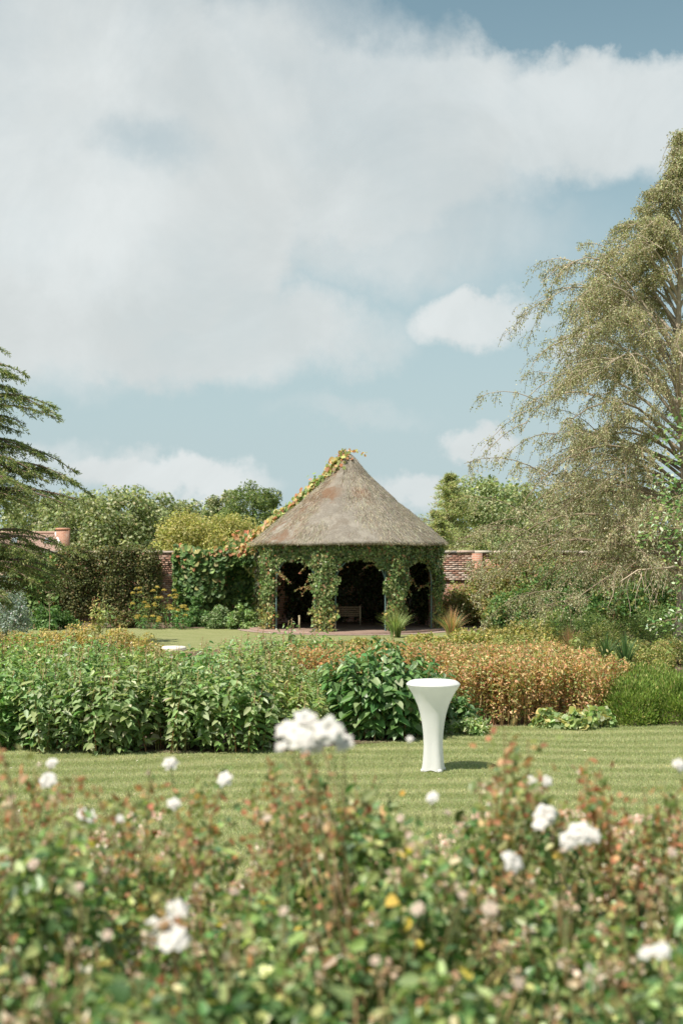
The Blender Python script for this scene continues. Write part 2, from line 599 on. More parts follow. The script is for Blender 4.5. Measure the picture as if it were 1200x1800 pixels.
M_WALL = mat_brickwall()
wall = thing("garden_wall", (0, WY, 0), "long red brick garden wall with pale stone coping behind the thatched pavilion", "wall")
g = G()
g.box((-6.5, WY + 0.18, 1.235), (19.0, 0.30, 2.47))
g.box((10.0, WY + 0.18, 1.235), (14.0, 0.30, 2.47))
part("brickwork", g, M_WALL, wall)
for i, x in enumerate(np.arange(-15.7, 16.9, 0.62)):
    gg = G().box((x + 0.31, WY + 0.17, 2.52 + R.uniform(-0.008, 0.008)), (0.606, 0.46, 0.09 + R.uniform(-0.01, 0.01)), palette(1, [(0.40, 0.35, 0.29), (0.46, 0.41, 0.34), (0.33, 0.29, 0.25)])[0])
    if -3.2 < x < 2.4:
        continue
    part("coping_stone", gg, M_STONE, wall)
# bricks that the photograph shows bare
brick_me = []
for c in BRK + [(0.47, 0.385, 0.33)]:
    bm_ = G().box((0, 0, 0), (0.213, 0.10, 0.064), c)
    brick_me.append(mesh_of("brick", bm_, M_BRICK))


def bare_bricks(x0, x1, z0, z1, white):
    zz, row = z0, 0
    while zz < z1:
        xx = x0 - (0.1125 if row % 2 else 0)
        while xx < x1:
            k = 5 if white(xx, zz) else R.choice(5, p=[.26, .24, .2, .2, .1])
            M = Matrix.Translation((xx + 0.11, WY + 0.022 + R.uniform(-0.012, 0.006), zz + 0.035)) @ Matrix.Rotation(R.normal() * 0.01, 4, 'Y')
            piece("brick", brick_me[k], wall, M)
            xx += 0.225
        zz += 0.075
        row += 1


bare_bricks(3.62, 4.75, 1.50, 2.42, lambda x, z: (z < 1.95 and R.random() < 0.35) or (x > 4.45 and R.random() < 0.5))
bare_bricks(-6.75, -5.85, 0.30, 2.42, lambda x, z: R.random() < 0.07)
# a shallow pier on the wall to the right
g = G().box((4.85, WY - 0.02, 1.235), (0.36, 0.16, 2.47))
part("pier", g, M_WALL, wall)

# ------------------------------------------------------------------ the thatched pavilion
PX, PY = 0.23, 47.2
pav = thing("thatched_pavilion", (PX, PY, 0), "round open garden pavilion with conical thatched roof and ivy clad arches", "pavilion")
OCT = [math.radians(-90 + a) for a in (-15, 30, 75, 120, 165, 210, 255, 300)]   # angles of the eight corners
RP = 3.0
corner = [np.array([PX + RP * math.cos(a), PY + RP * math.sin(a), 0]) for a in OCT]

pl = [(PX + 3.3 * math.cos(a), PY + 3.3 * math.sin(a)) for a in np.linspace(0, 2 * math.pi, 48, endpoint=False)]
g = G()
n = 48
g.add([(x, y, 0.02) for x, y in pl] + [(x, y, 0.075) for x, y in pl], [[i, (i + 1) % n, n + (i + 1) % n, n + i] for i in range(n)], (0.34, 0.25, 0.21))
g.add([(x, y, 0.075) for x, y in pl], [list(range(n))], (0.22, 0.16, 0.13))
part("plinth", g, M_STONE, pav)

roof_prof = [(0.02, 5.80), (0.10, 5.77), (0.22, 5.66), (0.42, 5.40), (0.62, 5.14), (0.90, 4.86), (1.25, 4.55), (1.46, 4.36), (1.60, 4.20), (1.95, 3.94),
             (2.35, 3.60), (2.75, 3.28), (3.05, 3.02), (3.22, 2.88), (3.25, 2.82), (3.20, 2.77), (3.00, 2.79), (2.6, 2.95), (1.2, 4.0), (0.3, 4.9)]
seg = 180
a = np.arange(seg) * 2 * math.pi / seg
pr = np.array(roof_prof)
fine = []
for i in range(13):
    for t in np.linspace(0, 1, 6, endpoint=False):
        fine.append(pr[i] * (1 - t) + pr[i + 1] * t)
fine = np.array(fine + list(pr[13:]))
rad = np.repeat(fine[:, :1], seg, 1)
zz = np.repeat(fine[:, 1:], seg, 1)
lump = 0.035 * np.sin(3 * a + 1)[None] + 0.02 * np.sin(7 * a + fine[:, 1:] * 2) + 0.015 * np.sin(13 * a - fine[:, 1:] * 5 + 2)
rad = rad + (lump + R.normal(size=rad.shape) * 0.006) * np.clip(rad, 0, 1)
zz = zz + R.normal(size=zz.shape) * 0.005 + 0.02 * np.sin(5 * a + 2)[None] * (rad > 2.6)
V = np.stack([PX + rad * np.cos(a), PY + rad * np.sin(a), zz], -1)
i = np.arange(len(fine) - 1)[:, None] * seg
j = np.arange(seg)[None]
k = (j + 1) % seg
F = np.stack([i + j, i + seg + j, i + seg + k, i + k], -1).reshape(-1, 4)


def mat_thatch():
    m, T = new_mat("old_thatch")
    p = T.n('ShaderNodeTexCoord').outputs['Object']
    x, y, z = T.sep(p)
    ang = T.m('ARCTAN2', x, T.m('MULTIPLY', y, -1.0))
    rr = T.m('SQRT', T.m('ADD', T.m('MULTIPLY', x, x), T.m('MULTIPLY', y, y)))
    streak = T.noise(T.comb(T.m('MULTIPLY', x, 3.0), T.m('MULTIPLY', y, 3.0), T.m('MULTIPLY', z, 1.2)), 9.0, 7.0, 0.7)
    blot = T.noise(p, 1.5, 6.0, 0.65)
    fine_ = T.noise(p, 55.0, 4.0, 0.7)
    f = T.m('ADD', T.m('MULTIPLY', streak.outputs[0], 0.5), T.m('MULTIPLY', fine_.outputs[0], 0.5))
    col = T.mix(T.rng(f, 0.36, 0.64), (0.160, 0.140, 0.115), (0.318, 0.297, 0.262))
    col = T.mix(T.rng(blot.outputs[0], 0.46, 0.62, 0.0, 0.6), col, (0.375, 0.35, 0.305))
    dk = T.noise(T.vm('ADD', p, (7.0, 2.0, 4.0)), 2.2, 6.0, 0.65)
    col = T.mix(T.rng(dk.outputs[0], 0.52, 0.66, 0.0, 0.55), col, (0.20, 0.17, 0.135))
    # rusty moss: a broken ring under the capping and a few patches of its own shape
    w = T.noise(p, 2.6, 5.0, 0.65)
    ringd = T.m('ABSOLUTE', T.m('SUBTRACT', z, T.m('ADD', 4.42, T.m('MULTIPLY', T.m('SUBTRACT', w.outputs[0], 0.5), 0.9))))
    ring = T.rng(ringd, 0.10, 0.30, 1.0, 0.0)
    col = T.mix(T.rng(z, 4.36, 4.46, 0.0, 0.30), col, (0.26, 0.22, 0.175))
    side = T.m('MAXIMUM', T.rng(T.m('ABSOLUTE', T.m('ADD', ang, 0.66)), 0.25, 0.60, 1.0, 0.0),
               T.rng(T.m('ABSOLUTE', T.m('SUBTRACT', ang, 0.32)), 0.10, 0.34, 0.9, 0.0))
    side = T.m('MAXIMUM', side, T.rng(T.m('ABSOLUTE', T.m('SUBTRACT', ang, 2.4)), 0.2, 0.8, 0.8, 0.0))
    left = T.m('MULTIPLY', T.rng(T.m('ABSOLUTE', T.m('ADD', ang, 1.0)), 0.25, 0.60, 0.9, 0.0), T.rng(w.outputs[0], 0.40, 0.55))
    moss = T.m('MULTIPLY', T.m('MAXIMUM', T.m('MULTIPLY', ring, side), left), T.rng(fine_.outputs[0], 0.35, 0.6, 0.45, 1.0))
    col = T.mix(moss, col, (0.20, 0.115, 0.068))
    out(T, bsdf(T, col, 0.95, 0.05, bump(T, f, 0.9, 0.05)))
    return m


M_THATCH = mat_thatch()
thatch = part("thatched_roof", G().add(V, F), M_THATCH, pav, smooth=True)
# loose straws lying down the slope, and the ragged fringe at the eaves
n = 26000
t = np.sqrt(R.uniform(0.0, 1, n))
rr = 0.1 + t * 3.12
aa = R.uniform(0, 2 * math.pi, n)
lum = np.interp(rr, fine[:len(fine) - 6, 0], fine[:len(fine) - 6, 1])
base = np.stack([PX + rr * np.cos(aa), PY + rr * np.sin(aa), lum + 0.015], 1)
slope = np.stack([np.cos(aa), np.sin(aa), np.full(n, -0.84)], 1) + R.normal(size=(n, 3)) * 0.13
nor = np.stack([np.cos(aa) * 0.64, np.sin(aa) * 0.64, np.full(n, 0.77)], 1) + R.normal(size=(n, 3)) * 0.3
g = G()
leaves(g, base, slope, nor, R.uniform(0.10, 0.28, n), R.uniform(0.006, 0.014, n), palette(n, [(0.24, 0.22, 0.19), (0.30, 0.275, 0.24), (0.165, 0.145, 0.12), (0.12, 0.085, 0.062)], [4, 3, 2, .6]), 'tri')
n = 5000
aa = R.uniform(0, 2 * math.pi, n)
rr = R.uniform(3.02, 3.25, n)
base = np.stack([PX + rr * np.cos(aa), PY + rr * np.sin(aa), 2.83 + R.uniform(-0.03, 0.03, n)], 1)
leaves(g, base, np.stack([np.cos(aa) * 0.8, np.sin(aa) * 0.8, np.full(n, -0.8)], 1) + R.normal(size=(n, 3)) * 0.25, rand_dirs(n), R.uniform(0.05, 0.13, n), 0.010,
       palette(n, [(0.30, 0.26, 0.2), (0.40, 0.35, 0.28), (0.16, 0.12, 0.09)]), 'tri')
part("loose_straw", g, M_DULL, thatch, kind='stuff')

# trellis corners, arches and ring beam of thin painted metal
TEAL = (0.10, 0.16, 0.16)
for ci in range(8):
    c = corner[ci]
    for nb, sgn in ((corner[(ci + 1) % 8], 1), (corner[(ci - 1) % 8], -1)):
        d = unit(nb - c)
        for k_ in ((0.0, 0.36) if sgn == 1 else (0.36,)):
            p = c + d * k_
            part("upright", G().tube([p + [0, 0, 0.07], p + [0, 0, 1.4], p + [0, 0, 2.75]], 0.024, 6, TEAL), M_PAINT, pav)
        for z_ in np.arange(0.45, 2.7, 0.45):
            part("rung", G().tube([c + [0, 0, z_], c + d * 0.18 + [0, 0, z_ + 0.004], c + d * 0.36 + [0, 0, z_]], 0.010, 5, TEAL), M_PAINT, pav)
    a_, b_ = corner[ci], corner[(ci + 1) % 8]
    d = unit(b_ - a_)
    mid = (a_ + b_) / 2
    half = np.linalg.norm(b_ - a_) / 2 - 0.36
    th = np.linspace(0, math.pi, 15)
    part("arch", G().tube([mid + d * (-half * math.cos(q)) + [0, 0, 1.56 + 0.84 * math.sin(q)] for q in th], 0.022, 6, TEAL), M_PAINT, pav)
    part("ring_beam", G().tube([a_ + [0, 0, 2.74], mid + [0, 0, 2.745], b_ + [0, 0, 2.74]], 0.05, 6, (0.14, 0.10, 0.07)), M_WOOD, pav)
# brick panels close the far side of the octagon
for ci in (2, 3, 4, 5, 6):
    a_, b_ = corner[ci], corner[(ci + 1) % 8]
    mid = (a_ + b_) / 2
    ang = math.atan2(b_[1] - a_[1], b_[0] - a_[0])
    if mid[1] < PY - 0.6:
        continue
    g = G().box(mid * [1, 1, 0] + [0, 0, 1.39], (np.linalg.norm(b_ - a_) - 0.02, 0.14, 2.63), (0.3, 0.16, 0.11), ang)
    part("rear_panel", g, M_WALL, pav)


# ---- plants that cover it
IVY = [(0.062, 0.102, 0.034), (0.095, 0.140, 0.050), (0.140, 0.178, 0.072), (0.20, 0.22, 0.105), (0.22, 0.11, 0.065), (0.19, 0.155, 0.08)]
IVYW = [3, 4, 3, 1.6, 0.7, 0.8]
IVY_SHADE = [(0.022, 0.036, 0.014), (0.032, 0.046, 0.018), (0.040, 0.034, 0.018)]   # rear ivy, the pavilion's inner shade put into the leaf colour


def leaf_skin(P, outw, size, cols, w, spread=0.8, shape='diamond', up=0.25, var=0.22, droop=0.6):
    """arguments for leaves lying loosely over a surface that faces outw"""
    n = len(P)
    N = unit(outw + np.array([0, 0, up]) + R.normal(size=(n, 3)) * spread * 0.55)
    Dv = unit(np.cross(N, rand_dirs(n)) + np.array([0, 0, -droop]))
    L = size * np.exp(R.normal(size=n) * 0.25)
    return P, Dv, N, L, L * R.uniform(0.6, 0.85, n), palette(n, cols, w, var), shape


def arch_open(s_, z_, half, crown=2.24, spring=1.5):
    """is this place of a side inside the arch opening (ragged edge allowed outside)"""
    h = np.sqrt(np.clip(1 - (s_ / half) ** 2, 0, 1)) * (crown - spring) + spring
    return (np.abs(s_) < half) & (z_ < h)


sideL = np.linalg.norm(corner[1] - corner[0])
names_c = {0: "left of the pavilion's middle arch with bare twiggy foot",
           1: "right of the pavilion's middle arch, above a grass clump",
           2: "on the pavilion's far right corner in the shade",
           7: "on the pavilion's far left corner beside the big leaved vine"}
for ci in range(8):
    c = corner[ci]
    vis = ci in names_c
    lab = "green climber " + names_c[ci] if vis else None
    if not vis and ci in (3, 4, 5, 6):
        lab = {3: "dark climber at the pavilion's right rear corner, seen through the right arch", 4: "dark climber at the back of the pavilion, seen through the middle arch",
               5: "dark climber at the back of the pavilion, seen through the left arch", 6: "dark climber at the pavilion's left rear corner beside the wall vine"}[ci]
    root = thing("climbing_plant", c, lab, "climber", "climbers on the pavilion")
    P, O = [], []
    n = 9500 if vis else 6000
    for sgn in (1, -1):
        nb = corner[(ci + sgn) % 8]
        d = unit(nb - c)
        o_ = unit(np.array([c[0] + nb[0] - 2 * PX, c[1] + nb[1] - 2 * PY, 0]))
        s_ = R.uniform(-0.06, sideL / 2 + 0.05, n)
        z_ = R.uniform(0.05, 2.80, n)
        rag = 0.09 * np.sin(z_ * 7 + ci) + 0.06 * np.sin(z_ * 17 + 2 * ci + sgn) + R.normal(size=n) * 0.05
        half = sideL / 2 - 0.33 + rag * 0.8
        ok = ~arch_open(s_ - sideL / 2, z_, half, 2.42 + rag, 1.55)
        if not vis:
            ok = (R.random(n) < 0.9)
        # thin and twiggy low down, full above
        clump = np.sin(s_ * 9 + ci * 2) * np.sin(z_ * 6 + ci) * 0.5 + 0.5
        ok &= R.random(n) < np.clip(0.25 + z_ * 0.55, 0, 1) * (0.55 + 0.45 * clump)
        thick = (0.04 + 0.19 * R.random(n) ** 1.3) * (0.5 + 0.7 * clump) * np.where(z_ > 2.0, 1.0, 1.15)
        P.append((c + d * s_[:, None] + o_ * (thick * np.where(R.random(n) < 0.85, 1, -0.6) * (1 if vis or ci == 6 else -1))[:, None] + np.array([0, 0, 1.0]) * z_[:, None])[ok])
        O.append(np.repeat(o_[None], ok.sum(), 0))
    P, O = np.concatenate(P), np.concatenate(O)
    low = P[:, 2] < 0.9
    g = G()
    P_, Dv, N_, L_, W_, C_, sh = leaf_skin(P, O, 0.078 if vis else 0.11, IVY if vis else IVY_SHADE, IVYW if vis else None)
    C_[low & (R.random(len(P)) < 0.5)] *= np.array([1.7, 1.25, 1.1])
    leaves(g, P_, Dv, N_, L_, W_, C_, sh)
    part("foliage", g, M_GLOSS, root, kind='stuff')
    for k_ in range(7 if vis else 3):
        sgn = 1 if k_ % 2 else -1
        d = unit(corner[(ci + sgn) % 8] - c)
        o_ = unit(c - np.array([PX, PY, 0]))
        s0 = R.uniform(0, 0.42)
        q = np.linspace(0.05, 2.5, 9)
        path = [c + d * (s0 + 0.08 * math.sin(3 * z_ + k_)) + o_ * (0.05 + 0.04 * math.sin(5 * z_ + k_)) + [0, 0, z_] for z_ in q]
        part("stem", G().tube(path, np.linspace(0.018, 0.006, 9), 5, (0.20, 0.15, 0.10)), M_BARK, root)
    if vis:
        for k_ in range(3 if ci != 0 else 5):        # loose shoots hanging into the arch
            sgn = -1 if (ci in (0,) or k_ % 2) else 1
            d = unit(corner[(ci + sgn) % 8] - c)
            z0 = R.uniform(1.3, 2.3)
            ln = R.uniform(0.25, 0.75)
            q = np.linspace(0, 1, 8)
            path = np.array([c + d * (0.42 + ln * t_) + [0, -0.08, z0 + (0.25 if k_ % 2 else -0.1) * t_ - 0.45 * ln * t_ ** 2] for t_ in q])
            gs = G().tube(path, 0.006, 4, (0.25, 0.16, 0.09))
            pts = np.repeat(path, 5, 0) + R.normal(size=(40, 3)) * 0.02
            leaves(gs, pts, rand_dirs(40) + [0, 0, -.3], rand_dirs(40), 0.06, 0.045, palette(40, IVY[2:], None), 'leaf')
            part("loose_shoot", gs, M_LEAF, root)

# garden bench inside, and a stake
bx, by = at(611, 1100, 47.9)[0], 47.9
bench = thing("garden_bench", (bx, by, 0.075), "slatted wooden bench in the dark behind the pavilion's middle arch", "bench")
WD = (0.26, 0.19, 0.13)
for k_ in range(5):
    part("back_slat", G().box((bx, by, 0.40 + k_ * 0.068), (0.80, 0.022, 0.048), WD), M_WOOD, bench)
for k_ in range(4):
    part("seat_slat", G().box((bx, by + 0.08 + k_ * 0.09, 0.36), (0.80, 0.075, 0.022), WD), M_WOOD, bench)
for sx in (-0.42, 0.42):
    part("rear_post", G().box((bx + sx, by, 0.40), (0.045, 0.05, 0.65), (0.42, 0.34, 0.24)), M_WOOD, bench)
    part("leg", G().box((bx + sx, by + 0.36, 0.215), (0.045, 0.05, 0.28), WD), M_WOOD, bench)
    part("side_rail", G().box((bx + sx, by + 0.18, 0.325), (0.035, 0.34, 0.05), WD), M_WOOD, bench)
p = at(526, 1100, 45.4)
stake = thing("wooden_stake", (p[0], p[1], 0.011), "short pale wooden stake in the pavilion's left arch", "stake")
part("post", G().box((p[0], p[1], 0.25), (0.055, 0.055, 0.48), (0.30, 0.26, 0.17)), M_WOOD, stake)
part("cap", G().lathe([(0.04, 0.49), (0.038, 0.505), (0.0, 0.53)], 8, (p[0], p[1], 0), (0.33, 0.29, 0.2)), M_WOOD, stake)

# ------------------------------------------------------------------ the covered cocktail table
tD = ground_D(1355)
tx = (761 - 600) / FPX * tD


def mat_stretch():
    m, T = new_mat("white_stretch_fabric")
    p = T.n('ShaderNodeTexCoord').outputs['Object']
    n1 = T.noise(T.vm('MULTIPLY', p, (1, 1, .35)), 10.0, 4.0)
    n2 = T.noise(p, 400.0, 2.0)
    col = T.mix(n1.outputs[0], (0.80, 0.81, 0.82), (0.87, 0.88, 0.89))
    b = T.n('ShaderNodeBsdfPrincipled')
    T.put(b.inputs['Base Color'], col)
    b.inputs['Roughness'].default_value = 0.75
    T.put(b.inputs['Normal'], bump(T, T.m('ADD', n1.outputs[0], T.m('MULTIPLY', n2.outputs[0], 0.15)), 0.25, 0.02))
    tr = T.n('ShaderNodeBsdfTranslucent')        # thin knit lets some light through
    T.put(tr.inputs[0], (0.85, 0.87, 0.87))
    mx = T.n('ShaderNodeMixShader')
    mx.inputs[0].default_value = 0.36
    T.t.links.new(b.outputs[0], mx.inputs[1])
    T.t.links.new(tr.outputs[0], mx.inputs[2])
    out(T, mx.outputs[0])
    return m


M_STRETCH = mat_stretch()
table = thing("cocktail_table", (tx, tD, 0), "tall round cocktail table in a white stretch cover on the lawn", "table")
zs = np.array([0.0, 0.03, 0.10, 0.20, 0.32, 0.45, 0.58, 0.70, 0.80, 0.90, 0.97, 1.03, 1.055])
rs = np.array([0.148, 0.145, 0.135, 0.126, 0.121, 0.126, 0.141, 0.164, 0.193, 0.235, 0.272, 0.310, 0.326])
sgn = 48
a = np.arange(sgn) * 2 * math.pi / sgn
four = np.interp(zs, [0, 0.45, 1.0], [0.11, 0.07, 0.0])
rad = rs[:, None] * (1 + four[:, None] * np.cos(4 * (a - 0.5)) - 0.25 * four[:, None])
zc = np.repeat(zs[:, None], sgn, 1)
zc[0] += 0.012 * (1 - np.cos(4 * (a - 0.5)))                         # hem pulled down at four feet
V = np.stack([tx + rad * np.cos(a), tD + rad * np.sin(a), zc], -1)
i = np.arange(len(zs) - 1)[:, None] * sgn
j = np.arange(sgn)[None]
k = (j + 1) % sgn
F = np.stack([i + j, i + k, i + sgn + k, i + sgn + j], -1).reshape(-1, 4)
part("stretch_skirt", G().add(V, F), M_STRETCH, table, smooth=True)
g = G().lathe([(0.326, 1.056), (0.331, 1.062), (0.327, 1.072), (0.306, 1.092), (0.288, 1.103), (0.270, 1.109), (0.15, 1.110), (0.0, 1.111)], 48, (tx, tD, 0))
part("top_cap", g, M_STRETCH, table, smooth=True)
for k_ in range(4):
    an = 0.5 + k_ * math.pi / 2
    part("foot_pocket", G().lathe([(0.0, 0.0), (0.030, 0.0), (0.034, 0.018), (0.026, 0.035), (0.0, 0.045)], 10, (tx + 0.145 * math.cos(an), tD + 0.145 * math.sin(an), 0.0)), M_STRETCH, table, smooth=True)

# ------------------------------------------------------------------ plant builders
def clump_leaves(g, cen, rad, nper, size, cols, w, shape='leaf', up=0.35, aspect=0.7, var=0.22, squash=0.8, core=0.25):
    """leaves on the skins of many small clumps, so the mass has light and dark folds"""
    M = len(cen)
    n = M * nper
    C = np.repeat(np.asarray(cen), nper, 0)
    rr = np.repeat(np.broadcast_to(rad, (M,)), nper)
    u = rand_dirs(n)
    t = np.where(R.random(n) < core, R.uniform(0.2, 0.8, n), R.uniform(0.75, 1.1, n))
    P = C + u * (rr * t)[:, None] * [1, 1, squash]
    N = unit(u + [0, 0, up] + R.normal(size=(n, 3)) * 0.45)
    Dv = unit(np.cross(N, rand_dirs(n)) + u * 0.5 + [0, 0, -0.25])
    L = size * np.exp(R.normal(size=n) * 0.22)
    # whole clumps differ a little in hue, as shoots of different age do
    tone = np.repeat(np.exp(R.normal(size=(M, 1)) * 0.10), nper, 0)
    return leaves(g, P, Dv, N, L, L * aspect * R.uniform(0.8, 1.2, n), palette(n, cols, w, var) * tone, shape)


def dome_centres(x, y, z0, rx, ry, h, m, inner=0.25):
    u = rand_dirs(m)
    u[:, 2] = np.abs(u[:, 2])
    t = np.where(R.random(m) < inner, R.uniform(0.3, 0.7, m), R.uniform(0.72, 0.93, m))
    wob = 1 + 0.12 * np.sin(u[:, 0] * 5 + x) + 0.10 * np.sin(u[:, 1] * 7 + y)
    return np.stack([x + u[:, 0] * rx * t * wob, y + u[:, 1] * ry * t * wob, z0 + u[:, 2] * h * t * wob], 1)


def shrub(name, label, cat, x, y, rx, ry, h, m, nper, size, cols, w=None, group=None, shape='diamond', mat=None, z0=0.0, crad=None, up=0.35, aspect=0.7, stems=8, stemc=(0.16, 0.11, 0.07), low=True, squash=0.8):
    root = thing(name, (x, y, z0), label, cat, group)
    cen = dome_centres(x, y, z0 + 0.08 * h, rx, ry, h * 0.9, m)
    if low:
        k = m // 3
        a = R.uniform(0, 2 * math.pi, k)
        q = R.uniform(0.75, 0.97, k)
        cen = np.concatenate([cen, np.stack([x + rx * q * np.cos(a), y + ry * q * np.sin(a), z0 + R.uniform(0.05, 0.45, k) * h], 1)])
    crad = crad or 0.30 * min(rx, ry, h)
    g = G()
    clump_leaves(g, cen, crad * R.uniform(0.7, 1.25, len(cen)), nper, size, cols, w, shape, up, aspect, squash=squash)
    part("foliage", g, mat or M_LEAF, root, kind='stuff')
    gs = G()
    for i in range(stems):
        c = cen[R.integers(len(cen))]
        b = np.array([x, y, z0]) + R.normal(size=3) * [rx * 0.15, ry * 0.15, 0]
        mid = (b + c) / 2 + [0, 0, 0.15 * h]
        gs.tube([b, mid * 0.6 + b * 0.4, (mid + c) / 2, c], np.linspace(0.018, 0.006, 4) * (0.6 + h * 0.4), 5, stemc)
    part("stems", gs, M_BARK, root)
    return root


def leaf_mesh(name, shape, cols, mat):
    res = []
    T_, F_ = TEMPL[shape]
    for c in cols:
        res.append(mesh_of(name, G().add(T_, F_, c), mat))
    return res


def single_leaves(root, picks, me):
    """the leaves one can pick out, each an object of its own"""
    P, Dv, N, L, W = picks
    for i in range(len(P)):
        piece("leaf", me[R.integers(len(me))], root, frame(P[i], Dv[i], N[i], L[i], W[i], L[i]))


GREENS = [(0.078, 0.135, 0.042), (0.120, 0.183, 0.066), (0.168, 0.226, 0.098), (0.225, 0.268, 0.148), (0.31, 0.33, 0.225)]
GW = [2.2, 3.5, 3, 1.5, 0.5]
DARKG = [(0.045, 0.095, 0.030), (0.070, 0.130, 0.042), (0.105, 0.170, 0.062), (0.17, 0.22, 0.11), (0.23, 0.27, 0.17)]
DW = [3, 3.5, 2.2, 1.1, 0.4]
LEAF_G = leaf_mesh("leaf", 'long', [GREENS[1], GREENS[2], GREENS[3], (0.20, 0.23, 0.12)], M_LEAF)
LEAF_D = leaf_mesh("leaf", 'long', [DARKG[0], DARKG[1], DARKG[2], DARKG[3]], M_GLOSS)


def perennial(name, label, cat, x, y, rx, ry, h, ns, nl, size, cols, w, group=None, mat=None, single=0, me=None, spikes=10, spikec=(0.34, 0.25, 0.13), aspect=0.46, droop=0.35, domed=0.35):
    root = thing(name, (x, y, 0), label, cat, group)
    q = np.sqrt(R.random(ns))
    a = R.uniform(0, 2 * math.pi, ns)
    bx_, by_ = x + rx * 0.78 * q * np.cos(a), y + ry * 0.78 * q * np.sin(a)
    hh = h * (1 - domed * q ** 2.5) * R.uniform(0.80, 1.10, ns)
    lx = rx * 0.30 * q * np.cos(a) + R.normal(size=ns) * 0.06
    ly = ry * 0.30 * q * np.sin(a) + R.normal(size=ns) * 0.06
    t = np.linspace(0.10, 1.0, nl)[None] * np.ones((ns, 1)) + R.normal(size=(ns, nl)) * 0.02
    t = np.clip(t, 0.03, 1.02)
    P = np.stack([bx_[:, None] + lx[:, None] * t ** 1.5, by_[:, None] + ly[:, None] * t ** 1.5, hh[:, None] * t], -1).reshape(-1, 3)
    n = len(P)
    az = (np.arange(nl)[None] * 1.57 + R.uniform(0, 6.28, (ns, 1)) + np.where(np.arange(nl) % 2, math.pi, 0)[None]).reshape(-1) + R.normal(size=n) * 0.35
    # leaves turn outward, towards the light
    ox, oy = (P[:, 0] - x) / rx, (P[:, 1] - y) / ry
    Dv = np.stack([np.cos(az) + ox * 0.7, np.sin(az) + oy * 0.7, R.normal(size=n) * 0.25 + 0.30 - droop - 0.5 * (R.random(n) < 0.3)], 1)
    N = np.stack([ox * 0.5 + R.normal(size=n) * 0.3, oy * 0.5 + R.normal(size=n) * 0.3, np.ones(n) * 0.9], 1)
    tt = t.reshape(-1)
    size = size * R.uniform(0.82, 1.2)
    L = size * np.exp(R.normal(size=n) * 0.22) * np.interp(tt, [0, 0.3, 0.75, 1.0], [0.7, 1.0, 1.05, 0.55])
    W = L * aspect * R.uniform(0.85, 1.15, n)
    C = palette(n, cols, w, 0.2) * np.exp(R.normal(size=(1, 3)) * [0.08, 0.05, 0.08])
    msk = np.ones(n, bool)
    if single:
        score = -(P[:, 1] - y) / ry + 0.5 * P[:, 2] / h + R.normal(size=n) * 0.35
        pick = np.argsort(-score)[:single * 3]
        pick = R.choice(pick, single, replace=False)
        msk[pick] = False
        single_leaves(root, (P[pick], Dv[pick], N[pick], L[pick] * 1.1, W[pick] * 1.1), me)
    g = G()
    leaves(g, P[msk], Dv[msk], N[msk], L[msk], W[msk], C[msk], 'long')
    part("foliage", g, mat or M_LEAF, root, kind='stuff')
    gs = G()
    for i in range(0, ns, 2):
        p0 = np.array([bx_[i], by_[i], 0])
        gs.tube([p0 + [lx[i] * t_ ** 1.5, ly[i] * t_ ** 1.5, hh[i] * t_] for t_ in (0, .35, .7, 1.0)], [0.008, 0.007, 0.005, 0.003], 4, (0.16, 0.15, 0.06) if i % 3 else (0.22, 0.12, 0.06))
    part("stems", gs, M_STEM, root)
    if spikes:
        gs = G()
        for i in R.choice(ns, min(spikes, ns), replace=False):
            p0 = np.array([bx_[i] + lx[i], by_[i] + ly[i], hh[i] * 0.97])
            ln = R.uniform(0.08, 0.20)
            gs.tube([p0, p0 + [0.01, 0, ln * .5], p0 + [0.015, 0.01, ln]], [0.004, 0.005, 0.002], 4, spikec)
            k = 16
            leaves(gs, p0 + R.uniform(0, 1, (k, 1)) * [0.015, 0.01, ln] + R.normal(size=(k, 3)) * 0.006, rand_dirs(k) + [0, 0, .5], rand_dirs(k), 0.022, 0.012, palette(k, [spikec]), 'diamond')
        part("seed_spikes", gs, M_STEM, root, kind='stuff')
    return root


def blades(root, x, y, z0, n, h, spread, cols, w=None, width=0.02, name="blades", mat=None, stiff=0.6):
    """strap leaves that fan out from one crown"""
    a = R.uniform(0, 2 * math.pi, n)
    q = R.random(n) ** 0.7
    hh = h * R.uniform(0.65, 1.05, n)
    b = np.stack([x + 0.25 * spread * q * np.cos(a), y + 0.25 * spread * q * np.sin(a), np.full(n, z0)], 1)
    C = palette(n, cols, w, 0.2)
    g = G()
    prev = b
    wd = np.full(n, width)
    segs = 4
    side = np.stack([-np.sin(a + 0.6), np.cos(a + 0.6), np.zeros(n)], 1)
    VV = []
    for k in range(segs + 1):
        t = k / segs
        o_ = spread * q * (t ** (1.5 + stiff))
        zt = hh * (t - 0.28 * q * t ** 2.4)
        p = b + np.stack([o_ * np.cos(a), o_ * np.sin(a), zt], 1)
        ww = (wd * (1 - 0.93 * t ** 1.6))[:, None]
        VV.append(p - side * ww / 2)
        VV.append(p + side * ww / 2)
    V = np.stack(VV, 1)
    F = np.array([[2 * k, 2 * k + 1, 2 * k + 3, 2 * k + 2] for k in range(segs)])
    FF = (np.arange(n)[:, None, None] * (2 * segs + 2) + F[None]).reshape(-1, 4)
    g.add(V.reshape(-1, 3), FF, np.repeat(C, 2 * segs + 2, 0))
    return part(name, g, mat or M_LEAF, root, kind='stuff')


